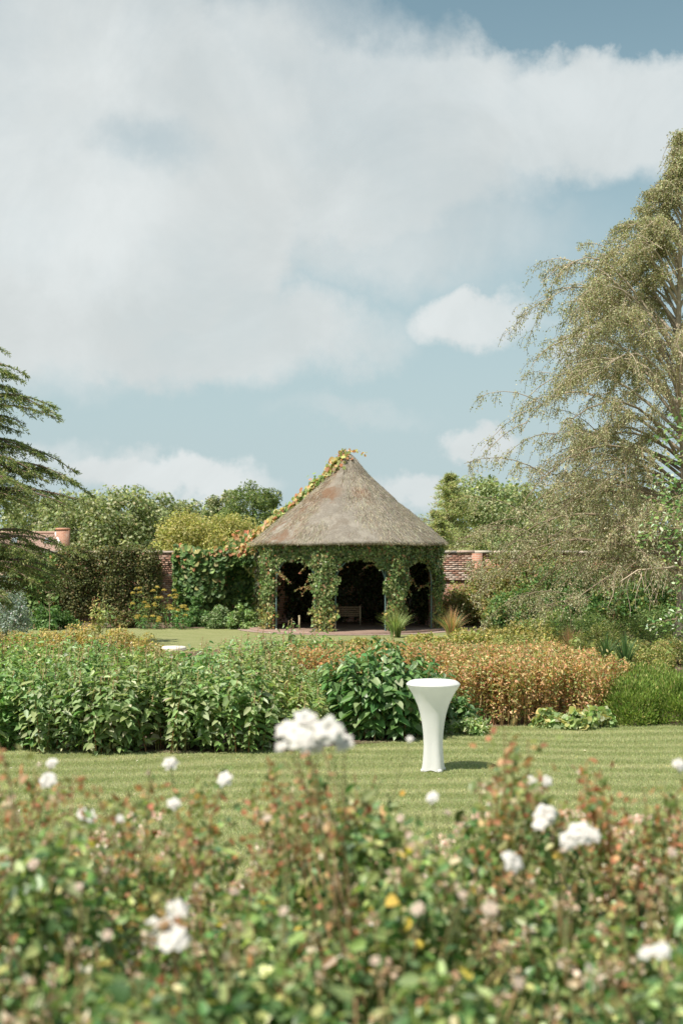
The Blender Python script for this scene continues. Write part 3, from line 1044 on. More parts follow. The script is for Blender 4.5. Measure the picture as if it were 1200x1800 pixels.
def broadleaf(label, px, pyt, D, rx, m, nper, size, cols, w=None, group="trees beyond the garden wall", name="broadleaf_tree", zc=None, mat=None, crad=None, conic=0.0, up=0.4):
    ztop = EYE + (HORY - pyt) / FPX * D
    x = (px - 600) / FPX * D
    root = thing(name, (x, D, 0), label, "tree", group)
    z0 = 0.9
    hgt = ztop - z0
    u = rand_dirs(m)
    t = np.where(R.random(m) < 0.2, R.uniform(0.3, 0.7, m), R.uniform(0.75, 0.97, m))
    zz = u[:, 2] * t
    shr = 1 - conic * (zz * 0.5 + 0.5)
    wob = 1 + 0.14 * np.sin(u[:, 0] * 6 + px) + 0.10 * np.sin(u[:, 2] * 9 + px)
    cen = np.stack([x + u[:, 0] * rx * t * shr * wob, D + u[:, 1] * rx * t * shr * wob, z0 + hgt / 2 + zz * hgt / 2], 1)
    crad = crad or 0.26 * rx
    cen[:, 2] = np.minimum(cen[:, 2], ztop - crad * 0.5)
    g = G()
    clump_leaves(g, cen, crad * R.uniform(0.6, 1.3, m), nper, size, cols, w, 'diamond', up, 0.75)
    part("crown", g, mat or M_LEAF, root, kind='stuff')
    gt = G()
    zt = np.linspace(0, ztop * 0.8, 7)
    gt.tube([(x + 0.08 * math.sin(q * 1.3 + px), D + 0.08 * math.cos(q + px), q) for q in zt], np.linspace(0.05 * rx + 0.09, 0.03, 7), 8, (0.13, 0.10, 0.075))
    tr = part("trunk", gt, M_BARK, root)
    gl = G()
    for i in R.choice(m, min(22, m), replace=False):
        zs = min(cen[i, 2] * 0.6, ztop * 0.7)
        b = np.array([x, D, max(zs, 0.6)])
        gl.tube([b, b * 0.55 + cen[i] * 0.45 + [0, 0, 0.15], cen[i]], [0.05, 0.035, 0.012], 5, (0.13, 0.10, 0.075))
    part("limbs", gl, M_BARK, tr)
    return root


# ------------------------------------------------------------------ far: house and trees beyond the wall
hx0, hx1, HD = at(-70, 940, 80)[0], at(119, 940, 80)[0], 80.0
house = thing("brick_cottage", ((hx0 + hx1) / 2, HD, 0), "low brick cottage with brown tiled roof and chimney behind the cedar", "house")
ridge, eave, dep = 3.46, 1.75, 2.6
g = G().box(((hx0 + hx1) / 2 - 0.2, HD + dep, 0.87), (hx1 - hx0 - 0.7, 2 * dep - 0.5, 1.74))
part("wall", g, M_WALL, house)


def mat_tiles():
    m, T = new_mat("clay_roof_tiles")
    p = T.n('ShaderNodeNewGeometry').outputs['Position']
    x, y, z = T.sep(p)
    b = T.n('ShaderNodeTexBrick')
    T.put(b.inputs['Vector'], T.comb(x, T.m('MULTIPLY', z, 1.6), 0.0))
    b.inputs['Scale'].default_value = 1.0
    b.inputs['Brick Width'].default_value = 0.2
    b.inputs['Row Height'].default_value = 0.14
    b.inputs['Mortar Size'].default_value = 0.012
    T.put(b.inputs['Color1'], (0.30, 0.20, 0.165))
    T.put(b.inputs['Color2'], (0.38, 0.27, 0.22))
    T.put(b.inputs['Mortar'], (0.16, 0.11, 0.09))
    n1 = T.noise(p, 3.0, 5.0)
    out(T, bsdf(T, T.mix(T.rng(n1.outputs[0], 0.5, 0.75, 0, 0.5), b.outputs[0], (0.30, 0.26, 0.22)), 0.9, 0.1))
    return m


gx = 1.2                                        # the right end of the roof is hipped back
g = G().add([(hx0, HD, eave), (hx1, HD, eave), (hx1 - gx, HD + dep, ridge), (hx0, HD + dep, ridge), (hx1, HD + 2 * dep, eave), (hx0, HD + 2 * dep, eave)],
            [[0, 1, 2, 3], [3, 2, 4, 5]])
g.add([(hx1, HD, eave), (hx1, HD + 2 * dep, eave), (hx1 - gx, HD + dep, ridge)], [[0, 1, 2]])
roof = part("roof", g, mat_tiles(), house)
c0 = np.array([hx1 - gx, HD + dep, ridge])
part("hip_flashing", G().tube([c0 + [0, 0, 0.03], (c0 + [hx1, HD, eave]) / 2 + [0, 0, 0.03], np.array([hx1, HD, eave]) + [0, 0, 0.03]], 0.07, 6, (0.55, 0.55, 0.54)), M_STONE, roof)
part("ridge_tiles", G().tube([(hx0, HD + dep, ridge + 0.02), (hx1 - gx, HD + dep, ridge + 0.02)], 0.10, 6, (0.33, 0.22, 0.18)), M_STONE, roof)
cx = at(106, 945, 81.5)[0]
ch = G().box((cx, 82.4, 2.55), (0.70, 0.60, 2.42))
chim = part("chimney", ch, M_WALL, roof)
part("chimney_band", G().box((cx, 82.4, 3.69), (0.76, 0.66, 0.10), (0.40, 0.2, 0.13)), M_BRICK, roof)
for px in (12, 72):
    x_ = at(px, 946, 80)[0]
    zc, t_ = 3.02, (3.02 - eave) / (ridge - eave)
    yc = HD + dep * t_
    sl = (ridge - eave) / dep
    v = [(x_ - .16, yc - .28, zc - .28 * sl + .05), (x_ + .16, yc - .28, zc - .28 * sl + .05), (x_ + .16, yc + .2, zc + .2 * sl + .05), (x_ - .16, yc + .2, zc + .2 * sl + .05)]
    part("skylight", G().add(v, [[0, 1, 2, 3]], (0.22, 0.26, 0.29)), M_PAINT, roof)

FAR = [(0.130, 0.155, 0.075), (0.175, 0.195, 0.100), (0.225, 0.235, 0.140), (0.29, 0.29, 0.20), (0.095, 0.120, 0.055)]
FW = [3, 3, 2, 1.0, 2]
for px, pyt, D, rx, lab in ((60, 872, 96, 2.6, "grey green tree behind the cedar's branches, leftmost beyond the wall"),
                            (140, 862, 92, 2.6, "grey green tree just right of the cottage chimney"),
                            (212, 858, 90, 2.5, "tallest grey green tree above the dark climber"),
                            (283, 868, 94, 2.2, "grey green tree between the tallest one and the yellowish bush"),
                            (335, 884, 96, 2.1, "lowest grey green tree, just left of the dark round yew")):
    broadleaf(lab, px, pyt, D, rx, 130, 100, 0.20, FAR, FW)
broadleaf("dark rounded yew tree left of the thatched roof", 446, 848, 74, 1.75, 120, 170, 0.105, [(0.055, 0.085, 0.030), (0.085, 0.115, 0.040), (0.12, 0.145, 0.055)], None, name="yew_tree", crad=0.42)
broadleaf("pale green tree peeking out left of the dark yew", 402, 862, 86, 1.5, 80, 190, 0.15, FAR, FW)
broadleaf("yellowish feathery tree above the wall between climber and vine", 330, 898, 62, 1.45, 100, 200, 0.09, [(0.23, 0.22, 0.080), (0.28, 0.26, 0.105), (0.19, 0.19, 0.070)], None, name="yellow_tree", crad=0.40)
broadleaf("yellowish feathery tree behind the vine's reddish top", 408, 902, 63, 1.25, 90, 200, 0.09, [(0.23, 0.22, 0.080), (0.28, 0.26, 0.105), (0.19, 0.19, 0.070)], None, name="yellow_tree", crad=0.40)


def conifer(label, px, pyt, D, rx, cols, tiers, name="conifer_tree", n_tuft=26, droop=0.1):
    ztop = EYE + (HORY - pyt) / FPX * D
    x = (px - 600) / FPX * D
    root = thing(name, (x, D, 0), label, "tree", "trees beyond the garden wall")
    part("trunk", G().tube([(x + 0.05 * math.sin(q), D, q) for q in np.linspace(0, ztop, 8)], np.linspace(0.17, 0.02, 8), 7, (0.16, 0.11, 0.08)), M_BARK, root)
    g, gl = G(), G()
    for z in np.linspace(0.8, ztop - 0.05, tiers * 2):
        for k in range(4):
            a = R.uniform(0, 6.28)
            ln = rx * np.clip(1.03 - z / ztop, 0.06, 1) ** 0.95 * 1.9 * R.uniform(0.4, 1.15)
            q = np.linspace(0, 1, 6)
            P = np.stack([x + ln * q * math.cos(a), D + ln * q * math.sin(a), z + R.uniform(0.0, 0.5) * ln * q - droop * ln * q ** 2], 1)
            gl.tube(P, np.linspace(0.03, 0.006, 6), 4, (0.16, 0.11, 0.08))
            cen = np.repeat(P[1:], n_tuft, 0) + R.normal(size=(5 * n_tuft, 3)) * np.array([1, 1, 0.6]) * (0.04 + 0.075 * ln)
            N = rand_dirs(len(cen)) + [0, 0, .4]
            leaves(g, cen, rand_dirs(len(cen)) + [math.cos(a), math.sin(a), .3], N, R.uniform(0.11, 0.20, len(cen)), 0.036, palette(len(cen), cols, None, .25), 'diamond')
    part("crown", g, M_DULL, root, kind='stuff')
    part("limbs", gl, M_BARK, root)
    return root


PINE = [(0.20, 0.225, 0.11), (0.26, 0.27, 0.145), (0.15, 0.18, 0.085), (0.31, 0.30, 0.175)]
conifer("thin topped pine nearest the thatched roof on its right", 788, 835, 72, 2.1, PINE, 20)
broadleaf("soft rounded green tree between the pine and the birch", 846, 836, 76, 2.3, 120, 140, 0.15, [(0.13, 0.165, 0.08), (0.175, 0.205, 0.105), (0.22, 0.235, 0.13)], None, crad=0.55)
conifer("low bushy pine close behind the wall right of the roof", 768, 900, 64, 1.3, PINE, 12)
for px, pyt, D, rx, lab in ((905, 850, 84, 2.3, "broad tree behind the birch, nearest the pines"), (985, 856, 88, 2.4, "broad tree behind the middle of the birch"),
                            (1075, 850, 86, 2.5, "broad tree behind the birch's right side"), (1165, 852, 88, 2.5, "broad tree behind the birch at the right edge")):
    broadleaf(lab, px, pyt, D, rx, 70, 70, 0.24, FAR, FW)
# a field hedge closes the view between the trunks
root = thing("field_hedge", (0, 104, 0), "far field hedge glimpsed between the trees beyond the wall", "hedge")
cen = np.stack([R.uniform(-30, 30, 700), 104 + R.uniform(-0.6, 0.6, 700), R.uniform(0.3, 3.5, 700)], 1)
g = G()
clump_leaves(g, cen, 0.6, 24, 0.34, FAR, FW, 'diamond')
part("foliage", g, M_LEAF, root, kind='stuff')

# ------------------------------------------------------------------ climbers on the wall, left
DKC = [(0.055, 0.070, 0.028), (0.080, 0.095, 0.038), (0.115, 0.120, 0.050), (0.14, 0.085, 0.050), (0.17, 0.15, 0.07)]
xl, xr = at(98, 1000, WY)[0], at(286, 1000, WY)[0]
root = thing("wall_climber", ((xl + xr) / 2, 50.5, 0), "dense dark small leaved climber covering the wall, left of the bare brick strip", "climber")
g = G()
m = 760
cx_ = R.uniform(xl + 0.15, xr - 0.1, m)
cz_ = R.uniform(0.25, 2.62, m)
ed = np.minimum(cx_ - xl, xr - cx_)
# it thins out low down near the right where bricks show
ok = ~((cx_ > xr - 1.0) & (cz_ < 0.9) & (R.random(m) < 0.7))
cy_ = 50.75 - 0.55 * np.sqrt(np.clip(cz_ / 2.4, 0.1, 1)) * (0.5 + 0.5 * np.sin(cx_ * 2.3 + 1) ** 2) * np.clip(ed * 2, 0.2, 1)
clump_leaves(g, np.stack([cx_, cy_, cz_], 1)[ok], 0.20 * R.uniform(0.7, 1.4, ok.sum()), 62, 0.075, DKC, [3, 4, 3, 1.0, 1.2], 'diamond', 0.3)
part("foliage", g, M_LEAF, root, kind='stuff')
gs = G()
for k in range(6):
    x_ = R.uniform(xl + 0.3, xr - 0.3)
    gs.tube([(x_ + 0.1 * math.sin(q * 2 + k), 50.8, q) for q in np.linspace(0, 2.3, 7)], np.linspace(0.03, 0.01, 7), 5, (0.15, 0.11, 0.08))
part("stems", gs, M_BARK, root)
# olive growth that blankets the wall under the birch
root = thing("wall_climber", (9.5, 50.6, 0), "olive climber blanketing the wall right of the bare bricks, behind the birch", "climber")
m = 520
cx_ = R.uniform(5.15, 15.5, m)
cen = np.stack([cx_, 50.72 - R.uniform(0, 0.4, m), R.uniform(0.3, 2.62, m) + 0.12 * np.sin(cx_ * 2.1)], 1)
g = G()
clump_leaves(g, cen, 0.22, 42, 0.10, [(0.13, 0.15, 0.055), (0.17, 0.18, 0.07), (0.10, 0.13, 0.045), (0.21, 0.19, 0.09)], None, 'diamond')
part("foliage", g, M_LEAF, root, kind='stuff')
gs = G()
for k in range(9):
    x_ = 5.6 + k * 1.1
    gs.tube([(x_ + 0.1 * math.sin(q * 2 + k), 50.85, q) for q in np.linspace(0, 2.3, 7)], np.linspace(0.03, 0.01, 7), 5, (0.15, 0.11, 0.08))
part("stems", gs, M_BARK, root)
# a looser green one behind the cedar
xl2, xr2 = at(20, 1000, WY)[0], at(105, 1000, WY)[0]
root = thing("wall_climber", ((xl2 + xr2) / 2, 50.6, 0), "loose green climber on the wall behind the cedar's lowest branches", "climber")
cen = np.stack([R.uniform(xl2, xr2, 130), 50.8 - R.uniform(0, 0.35, 130), R.uniform(0.2, 2.35, 130)], 1)
g = G()
clump_leaves(g, cen, 0.2, 45, 0.11, GREENS[:3] + [(0.2, 0.12, 0.06)], [3, 3, 1, .5], 'leaf')
part("foliage", g, M_LEAF, root, kind='stuff')

# the big leaved vine, from the wall over the left of the thatch to its tip
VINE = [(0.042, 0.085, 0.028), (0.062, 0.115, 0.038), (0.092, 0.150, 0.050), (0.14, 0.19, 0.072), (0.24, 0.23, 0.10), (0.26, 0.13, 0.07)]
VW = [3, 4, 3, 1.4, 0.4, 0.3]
AUT = [(0.34, 0.20, 0.10), (0.30, 0.13, 0.075), (0.36, 0.26, 0.13), (0.23, 0.24, 0.09), (0.15, 0.19, 0.065), (0.42, 0.28, 0.19)]
xl, xr = at(303, 1000, 50.3)[0], at(447, 1000, 50.3)[0]
vine = thing("grape_vine", ((xl + xr) / 2, 50.2, 0), "large leaved vine on the wall left of the pavilion, climbing its thatch in rusty leaves", "vine")
n = 2900
x_ = R.uniform(xl, xr, n)
topz = 2.72 + 0.10 * np.sin(x_ * 3) + 0.28 * np.clip((x_ - xr + 1.0), 0, 1)
z_ = R.uniform(0.25, 1.0, n) ** 0.8 * topz
dark = ((x_ - (xr - 0.55)) / 0.55) ** 2 + ((z_ - 1.25) / 0.85) ** 2 < 1       # the deep hollow beside the pavilion
bul = 0.75 * np.clip((x_ - xl) * 1.2, 0.25, 1) * np.sqrt(np.clip(z_ / 2.2, 0.15, 1)) * R.uniform(0.6, 1.05, n)
y_ = 50.85 - np.where(dark, 0.12, bul)
low = (z_ < 0.75) & (R.random(n) < 0.5)
P = np.stack([x_, y_, z_], 1)[~low]
n = len(P)
N = unit(np.array([-0.25, -1, 0.55]) + R.normal(size=(n, 3)) * 0.38)
Dv = unit(np.array([0, -0.3, -0.9]) + R.normal(size=(n, 3)) * 0.45)
L = 0.135 * np.exp(R.normal(size=n) * 0.25)
C = palette(n, VINE, VW, 0.2)
rust = (P[:, 2] > 2.45) & (R.random(n) < 0.45)
C[rust] = palette(rust.sum(), AUT, None, 0.2)
pick = R.choice(np.where(P[:, 1] < 50.45)[0], 240, replace=False)
msk = np.ones(n, bool)
msk[pick] = False
LEAF_V = leaf_mesh("leaf", 'round', VINE[:5], M_LEAF)
single_leaves(vine, (P[pick], Dv[pick], N[pick], L[pick] * 1.15, L[pick] * 1.15), LEAF_V)
g = G()
leaves(g, P[msk], Dv[msk], N[msk], L[msk], L[msk] * 1.0, C[msk], 'round')
# dark inner leaves that fill the mass
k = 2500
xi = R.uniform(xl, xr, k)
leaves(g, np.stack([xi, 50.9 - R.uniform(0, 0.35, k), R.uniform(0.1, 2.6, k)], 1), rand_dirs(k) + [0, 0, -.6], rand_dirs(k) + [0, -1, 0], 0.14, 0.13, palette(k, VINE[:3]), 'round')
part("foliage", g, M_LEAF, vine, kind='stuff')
# heap of leaves where it leaves the wall for the eaves
hp = np.array([at(440, 950, 48.6)[0], 48.6, 2.85])
n = 360
P = hp + R.normal(size=(n, 3)) * [0.42, 0.75, 0.17]
g = G()
leaves(g, P, rand_dirs(n) + [0, -.3, -.5], rand_dirs(n) + [-.3, -.8, .8], 0.13 * np.exp(R.normal(size=n) * .25), 0.12, palette(n, AUT + VINE[1:4], None, .2), 'round')
part("eaves_foliage", g, M_LEAF, vine, kind='stuff')
# runner over the thatch
n = 1150
t = R.random(n) ** 0.9
zt = 2.86 + t * 2.93
rt = np.interp(-zt, -fine[:len(fine) - 6, 1], fine[:len(fine) - 6, 0])
aw = math.pi + 0.10 + R.normal(size=n) * (0.125 + 0.25 * t ** 6) / np.clip(rt, 0.45, 4) * 0.9
lift = 0.04 + np.abs(R.normal(size=n)) * 0.085 * (0.7 + 0.6 * np.sin(t * 17) ** 2)
P = np.stack([PX + (rt + lift * .7) * np.cos(aw), PY + (rt + lift * .7) * np.sin(aw), zt + lift * .75], 1)
N = unit(np.stack([np.cos(aw), np.sin(aw) - 0.5, np.full(n, 0.9)], 1) + R.normal(size=(n, 3)) * 0.4)
L = np.interp(t, [0, .5, .8, 1], [0.115, 0.14, 0.12, 0.08]) * np.exp(R.normal(size=n) * .2)
hue = palette(n, AUT, [1.2, 0.9, 1.4, 2.4, 2.4, 0.9], .2)
mid = (t > 0.25) & (t < 0.72) & (R.random(n) < 0.5)
hue[mid] = palette(mid.sum(), VINE[2:5], None, .2)
g = G()
leaves(g, P, np.cross(N, rand_dirs(n)) + [0, 0, -.4], N, L, L, hue, 'round')
k = 46                                           # wisps past the tip
tt = R.random(k)
P = np.array([PX, PY - 0.1, 5.83]) + np.stack([-0.35 + tt * 0.95, R.normal(size=k) * 0.08, 0.06 * np.sin(tt * 3.1) - 0.12 * np.clip(tt - .5, 0, 1) + R.normal(size=k) * 0.03], 1)
leaves(g, P, rand_dirs(k), rand_dirs(k) + [0, -.6, .4], R.uniform(0.05, 0.10, k), 0.075, palette(k, AUT), 'round')
part("roof_foliage", g, M_LEAF, vine, kind='stuff')
q = np.linspace(0, 1, 14)
zq = 2.86 + q * 2.95
rq = np.interp(-zq, -fine[:len(fine) - 6, 1], fine[:len(fine) - 6, 0])
part("runner", G().tube(np.stack([PX - (rq + 0.03) * math.cos(0.1), PY - (rq + 0.03) * math.sin(0.1) + 0.04 * np.sin(q * 20), zq + 0.03], 1), np.linspace(0.03, 0.008, 14), 5, (0.20, 0.13, 0.09)), M_BARK, vine)
for k in range(3):
    x_ = xl + 0.5 + k * 1.0
    part("stem", G().tube([(x_ + 0.15 * math.sin(q_ * 2 + k), 50.8, q_) for q_ in np.linspace(0, 2.4, 7)], np.linspace(0.04, 0.015, 7), 6, (0.17, 0.12, 0.09)), M_BARK, vine)

# ------------------------------------------------------------------ border under the wall, left
YEL = [(0.45, 0.34, 0.07), (0.38, 0.27, 0.05), (0.48, 0.39, 0.12), (0.25, 0.26, 0.08)]
gold = [(244, 47.6, 1.22, 0.34, "golden flower heads left of the brick strip, standing apart"), (275, 47.2, 1.30, 0.42, "tallest golden flowers in front of the brick strip"),
        (305, 47.4, 1.15, 0.40, "golden flowers at the foot of the vine"), (262, 46.9, 0.42, 0.45, "low golden flowers at the lawn's edge, left"),
        (318, 46.8, 0.75, 0.45, "low golden flowers at the lawn's edge, right")]
for px, D, h, rx, lab in gold:
    x_ = (px - 600) / FPX * D
    root = perennial("yellow_flowering_plant", "clump of " + lab, "flowers", x_, D, rx, 0.35, h, 16, 16, 0.10, DARKG, DW, "golden flowers below the wall", spikes=0, aspect=0.35)
    for k in range(8):
        hx, hy, hz = x_ + R.normal() * rx * 0.6, D - 0.1 + R.normal() * 0.15, h * R.uniform(0.5, 1.08)
        gg = G()
        kk = 70
        u = rand_dirs(kk)
        u[:, 2] = np.abs(u[:, 2])
        leaves(gg, np.array([hx, hy, hz]) + u * [0.075, 0.07, 0.06], rand_dirs(kk) + [0, 0, .8], u, 0.035, 0.03, palette(kk, YEL, None, .15), 'diamond')
        part("flower_head", gg, M_PETAL, root, kind='stuff')
p_ = at(402, 1080, 47.2)
shrub("border_shrub", "rounded grey green shrub with pale flat heads below the vine", "shrub", at(385, 1080, 47.3)[0], 47.3, 0.55, 0.45, 0.78, 34, 60, 0.075, [(0.085, 0.135, 0.055), (0.125, 0.175, 0.08), (0.25, 0.29, 0.19)], [3, 3, 1])
shrub("border_shrub", "bright green low shrub beside the pavilion's left corner", "shrub", at(428, 1080, 46.9)[0], 46.9, 0.5, 0.4, 0.72, 34, 60, 0.085, GREENS[:4], [2, 3, 3, 1])
shrub("border_shrub", "dark green shrub below the middle of the vine", "shrub", at(350, 1060, 48.2)[0], 48.2, 0.5, 0.4, 1.05, 34, 60, 0.085, DARKG[:3], None)
shrub("border_shrub", "dark bushy shrub at the foot of the dense climber, left of the golden flowers", "shrub", at(212, 1090, 47.6)[0], 47.6, 0.55, 0.4, 0.62, 26, 60, 0.085, DKC, None)
shrub("border_shrub", "low dark shrub under the cedar's lowest branch", "shrub", at(95, 1090, 46.5)[0], 46.5, 0.9, 0.5, 0.75, 34, 60, 0.09, DARKG[:3], None)
shrub("silver_shrub", "silvery blue leaved shrub at the left edge below the cedar", "shrub", at(14, 1050, 43)[0], 43, 0.62, 0.6, 2.0, 70, 90, 0.055, [(0.20, 0.235, 0.235), (0.27, 0.30, 0.31), (0.13, 0.165, 0.145), (0.34, 0.37, 0.39)], [3, 2.5, 2.5, 1], mat=M_DULL, squash=1.2)
perennial("tall_herb", "tall buff seeding herb with reddish tip in front of the dark climber", "plant", at(163, 1080, 43)[0], 43, 0.35, 0.3, 1.35, 9, 16, 0.13, [(0.24, 0.23, 0.12), (0.19, 0.20, 0.09), (0.28, 0.20, 0.12)], None, spikes=6, spikec=(0.36, 0.17, 0.10))
perennial("tall_herb", "pale leaved tall herb right of the reddish tipped one", "plant", at(186, 1080, 43.2)[0], 43.2, 0.28, 0.3, 1.15, 7, 16, 0.12, [(0.24, 0.26, 0.14), (0.19, 0.22, 0.10)], None, spikes=4)
gs = G()
tw = thing("dead_plant", at(87, 1100, 43.5) * [1, 1, 0], "bare dead stem with short side twigs under the cedar", "plant")
b = at(87, 1100, 43.5) * [1, 1, 0]
gs.tube([b, b + [0.02, 0, .6], b + [-.02, 0, 1.35]], [0.015, 0.011, 0.005], 5, (0.33, 0.26, 0.18))
for k in range(7):
    z = R.uniform(.6, 1.3)
    gs.tube([b + [0, 0, z], b + [R.choice([-1, 1]) * .12, 0, z + .1], b + [R.choice([-1, 1]) * .17, 0.02, z + .2]], [0.007, 0.005, 0.003], 4, (0.33, 0.26, 0.18))
part("stem", gs, M_BARK, tw)

# ------------------------------------------------------------------ shrubs and border, right of the pavilion
OLV = [(0.135, 0.145, 0.048), (0.180, 0.180, 0.065), (0.100, 0.125, 0.040), (0.22, 0.20, 0.085), (0.22, 0.14, 0.07)]
for px, D, rx, ry, h, cols, size, lab in (
        (812, 49.4, 0.75, 0.8, 1.65, OLV, 0.085, "olive climber shrub in the pavilion's shadow against the wall"),
        (868, 48.9, 1.0, 0.9, 2.45, OLV, 0.085, "tall olive shrub against the wall, right of the bare bricks"),
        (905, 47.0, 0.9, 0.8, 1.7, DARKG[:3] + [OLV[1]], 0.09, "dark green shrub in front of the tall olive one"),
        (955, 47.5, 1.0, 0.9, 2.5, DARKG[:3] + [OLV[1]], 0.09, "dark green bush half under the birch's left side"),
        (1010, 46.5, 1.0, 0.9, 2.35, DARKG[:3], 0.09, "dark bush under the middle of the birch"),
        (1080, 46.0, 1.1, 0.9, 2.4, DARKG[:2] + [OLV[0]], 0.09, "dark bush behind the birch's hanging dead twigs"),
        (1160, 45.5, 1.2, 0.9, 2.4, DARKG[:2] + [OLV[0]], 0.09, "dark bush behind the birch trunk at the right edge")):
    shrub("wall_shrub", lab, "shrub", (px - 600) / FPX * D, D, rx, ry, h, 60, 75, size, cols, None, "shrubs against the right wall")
LOWG = [(0.26, 0.23, 0.09), (0.21, 0.21, 0.08), (0.30, 0.24, 0.10), (0.15, 0.18, 0.06)]
for px, D, rx, h, lab in ((835, 40.5, 0.9, 0.42, "low yellowish mound right of the reddish grass clump"), (880, 38.5, 0.8, 0.55, "yellowish mound at the foot of the dark shrubs"),
                          (745, 39.5, 0.8, 0.30, "low yellow green mound between the two grass clumps"), (930, 37, 0.8, 0.8, "yellow green mound below the birch's left end"),
                          (640, 37.5, 1.2, 0.30, "low buff mound on the bed's far edge below the middle arch"), (560, 37.5, 1.0, 0.26, "low buff mound on the bed's far edge below the left pillar")):
    shrub("low_mound", lab, "plant", (px - 600) / FPX * D, D, rx, 0.8, h, 46, 55, 0.07, LOWG, None, "yellowish low plants behind the beds", low=False, stems=3)
for px, D, h, sp, cols, lab in ((695, 42.6, 0.95, 0.55, [(0.14, 0.19, 0.075), (0.20, 0.235, 0.11), (0.10, 0.14, 0.05)], "spiky green grass clump in front of the pavilion's right pillar"),
                                (793, 41.2, 1.05, 0.50, [(0.13, 0.18, 0.09), (0.22, 0.20, 0.09), (0.30, 0.20, 0.11), (0.34, 0.20, 0.13)], "spiky grass clump with reddish tips right of the pavilion")):
    x_ = (px - 600) / FPX * D
    root = thing("grass_clump", (x_, D, 0), lab, "grass clump", "ornamental grass clumps")
    blades(root, x_, D, 0, 190, h, sp, cols, None, 0.024)
    blades(root, x_, D, 0, 60, h * 1.15, sp * 0.5, [cols[-1], (0.36, 0.27, 0.15)], None, 0.010, "seed_stalks")
for px, D, h, cols, lab in ((990, 38, 1.0, [(0.09, 0.13, 0.05), (0.14, 0.18, 0.07)], "feathery green plant under the birch, beside a pinkish spike plant"),
                            (1055, 35, 0.9, [(0.13, 0.16, 0.06), (0.19, 0.20, 0.08)], "pale green leafy plant behind the brown drift's right end"),
                            (1180, 33, 0.75, [(0.19, 0.20, 0.08), (0.25, 0.22, 0.10), (0.13, 0.17, 0.06)], "leafy plant with buff flowers at the right edge behind the feathery hedge"),
                            (1135, 31, 0.65, [(0.17, 0.19, 0.07), (0.27, 0.23, 0.10), (0.13, 0.16, 0.05)], "yellowish plant with one white flower behind the feathery hedge"),
                            (1210, 36.5, 1.25, [(0.09, 0.13, 0.045), (0.14, 0.18, 0.07)], "dark leafy plant at the right edge under the birch"),
                            (955, 40, 0.9, [(0.12, 0.16, 0.055), (0.20, 0.21, 0.08)], "green plant at the foot of the dark shrubs, left under the birch"),
                            (1040, 40, 1.0, [(0.08, 0.12, 0.045), (0.13, 0.17, 0.06)], "dark green plant between birch trunk and wall, middle"),
                            (1110, 38, 1.0, [(0.10, 0.14, 0.05), (0.17, 0.19, 0.07)], "leafy plant directly under the hanging dead twigs"),
                            (1150, 41, 1.1, [(0.07, 0.11, 0.04), (0.12, 0.16, 0.06)], "dark leafy plant left of the birch trunk's foot"),
                            (1090, 34, 0.7, [(0.15, 0.18, 0.065), (0.21, 0.21, 0.085)], "buff green plant behind the strap leaved clumps"),
                            (915, 34, 0.62, [(0.15, 0.18, 0.06), (0.22, 0.21, 0.09)], "green and buff plant behind the brown drift's middle")):
    x_ = (px - 600) / FPX * D
    shrub("border_plant", lab, "plant", x_, D, 0.75, 0.6, h, 46, 60, 0.07, cols, None, "mixed plants under the birch", 'diamond', aspect=0.45)
for px, D, h, lab in ((1065, 31.5, 0.95, "dark green strap leaved clump, left of two"), (1098, 30.5, 1.0, "dark green strap leaved clump, right of two")):
    x_ = (px - 600) / FPX * D
    root = thing("iris_clump", (x_, D, 0), lab + " under the birch", "plant", "strap leaved clumps")
    blades(root, x_, D, 0, 130, h, 0.35, [(0.035, 0.075, 0.030), (0.06, 0.11, 0.045), (0.09, 0.14, 0.055)], None, 0.03)
x_ = at(1000, 1100, 35.5)[0]
root = thing("pink_spike_plant", (x_, 35.5, 0), "pinkish feathery seed spikes below the birch, behind the brown drift", "plant")
blades(root, x_, 35.5, 0, 160, 0.95, 0.35, [(0.36, 0.22, 0.16), (0.30, 0.19, 0.12), (0.24, 0.20, 0.10)], None, 0.012, "seed_spikes", M_DULL)
blades(root, x_, 35.5, 0, 60, 0.6, 0.45, GREENS[:3], None, 0.03)

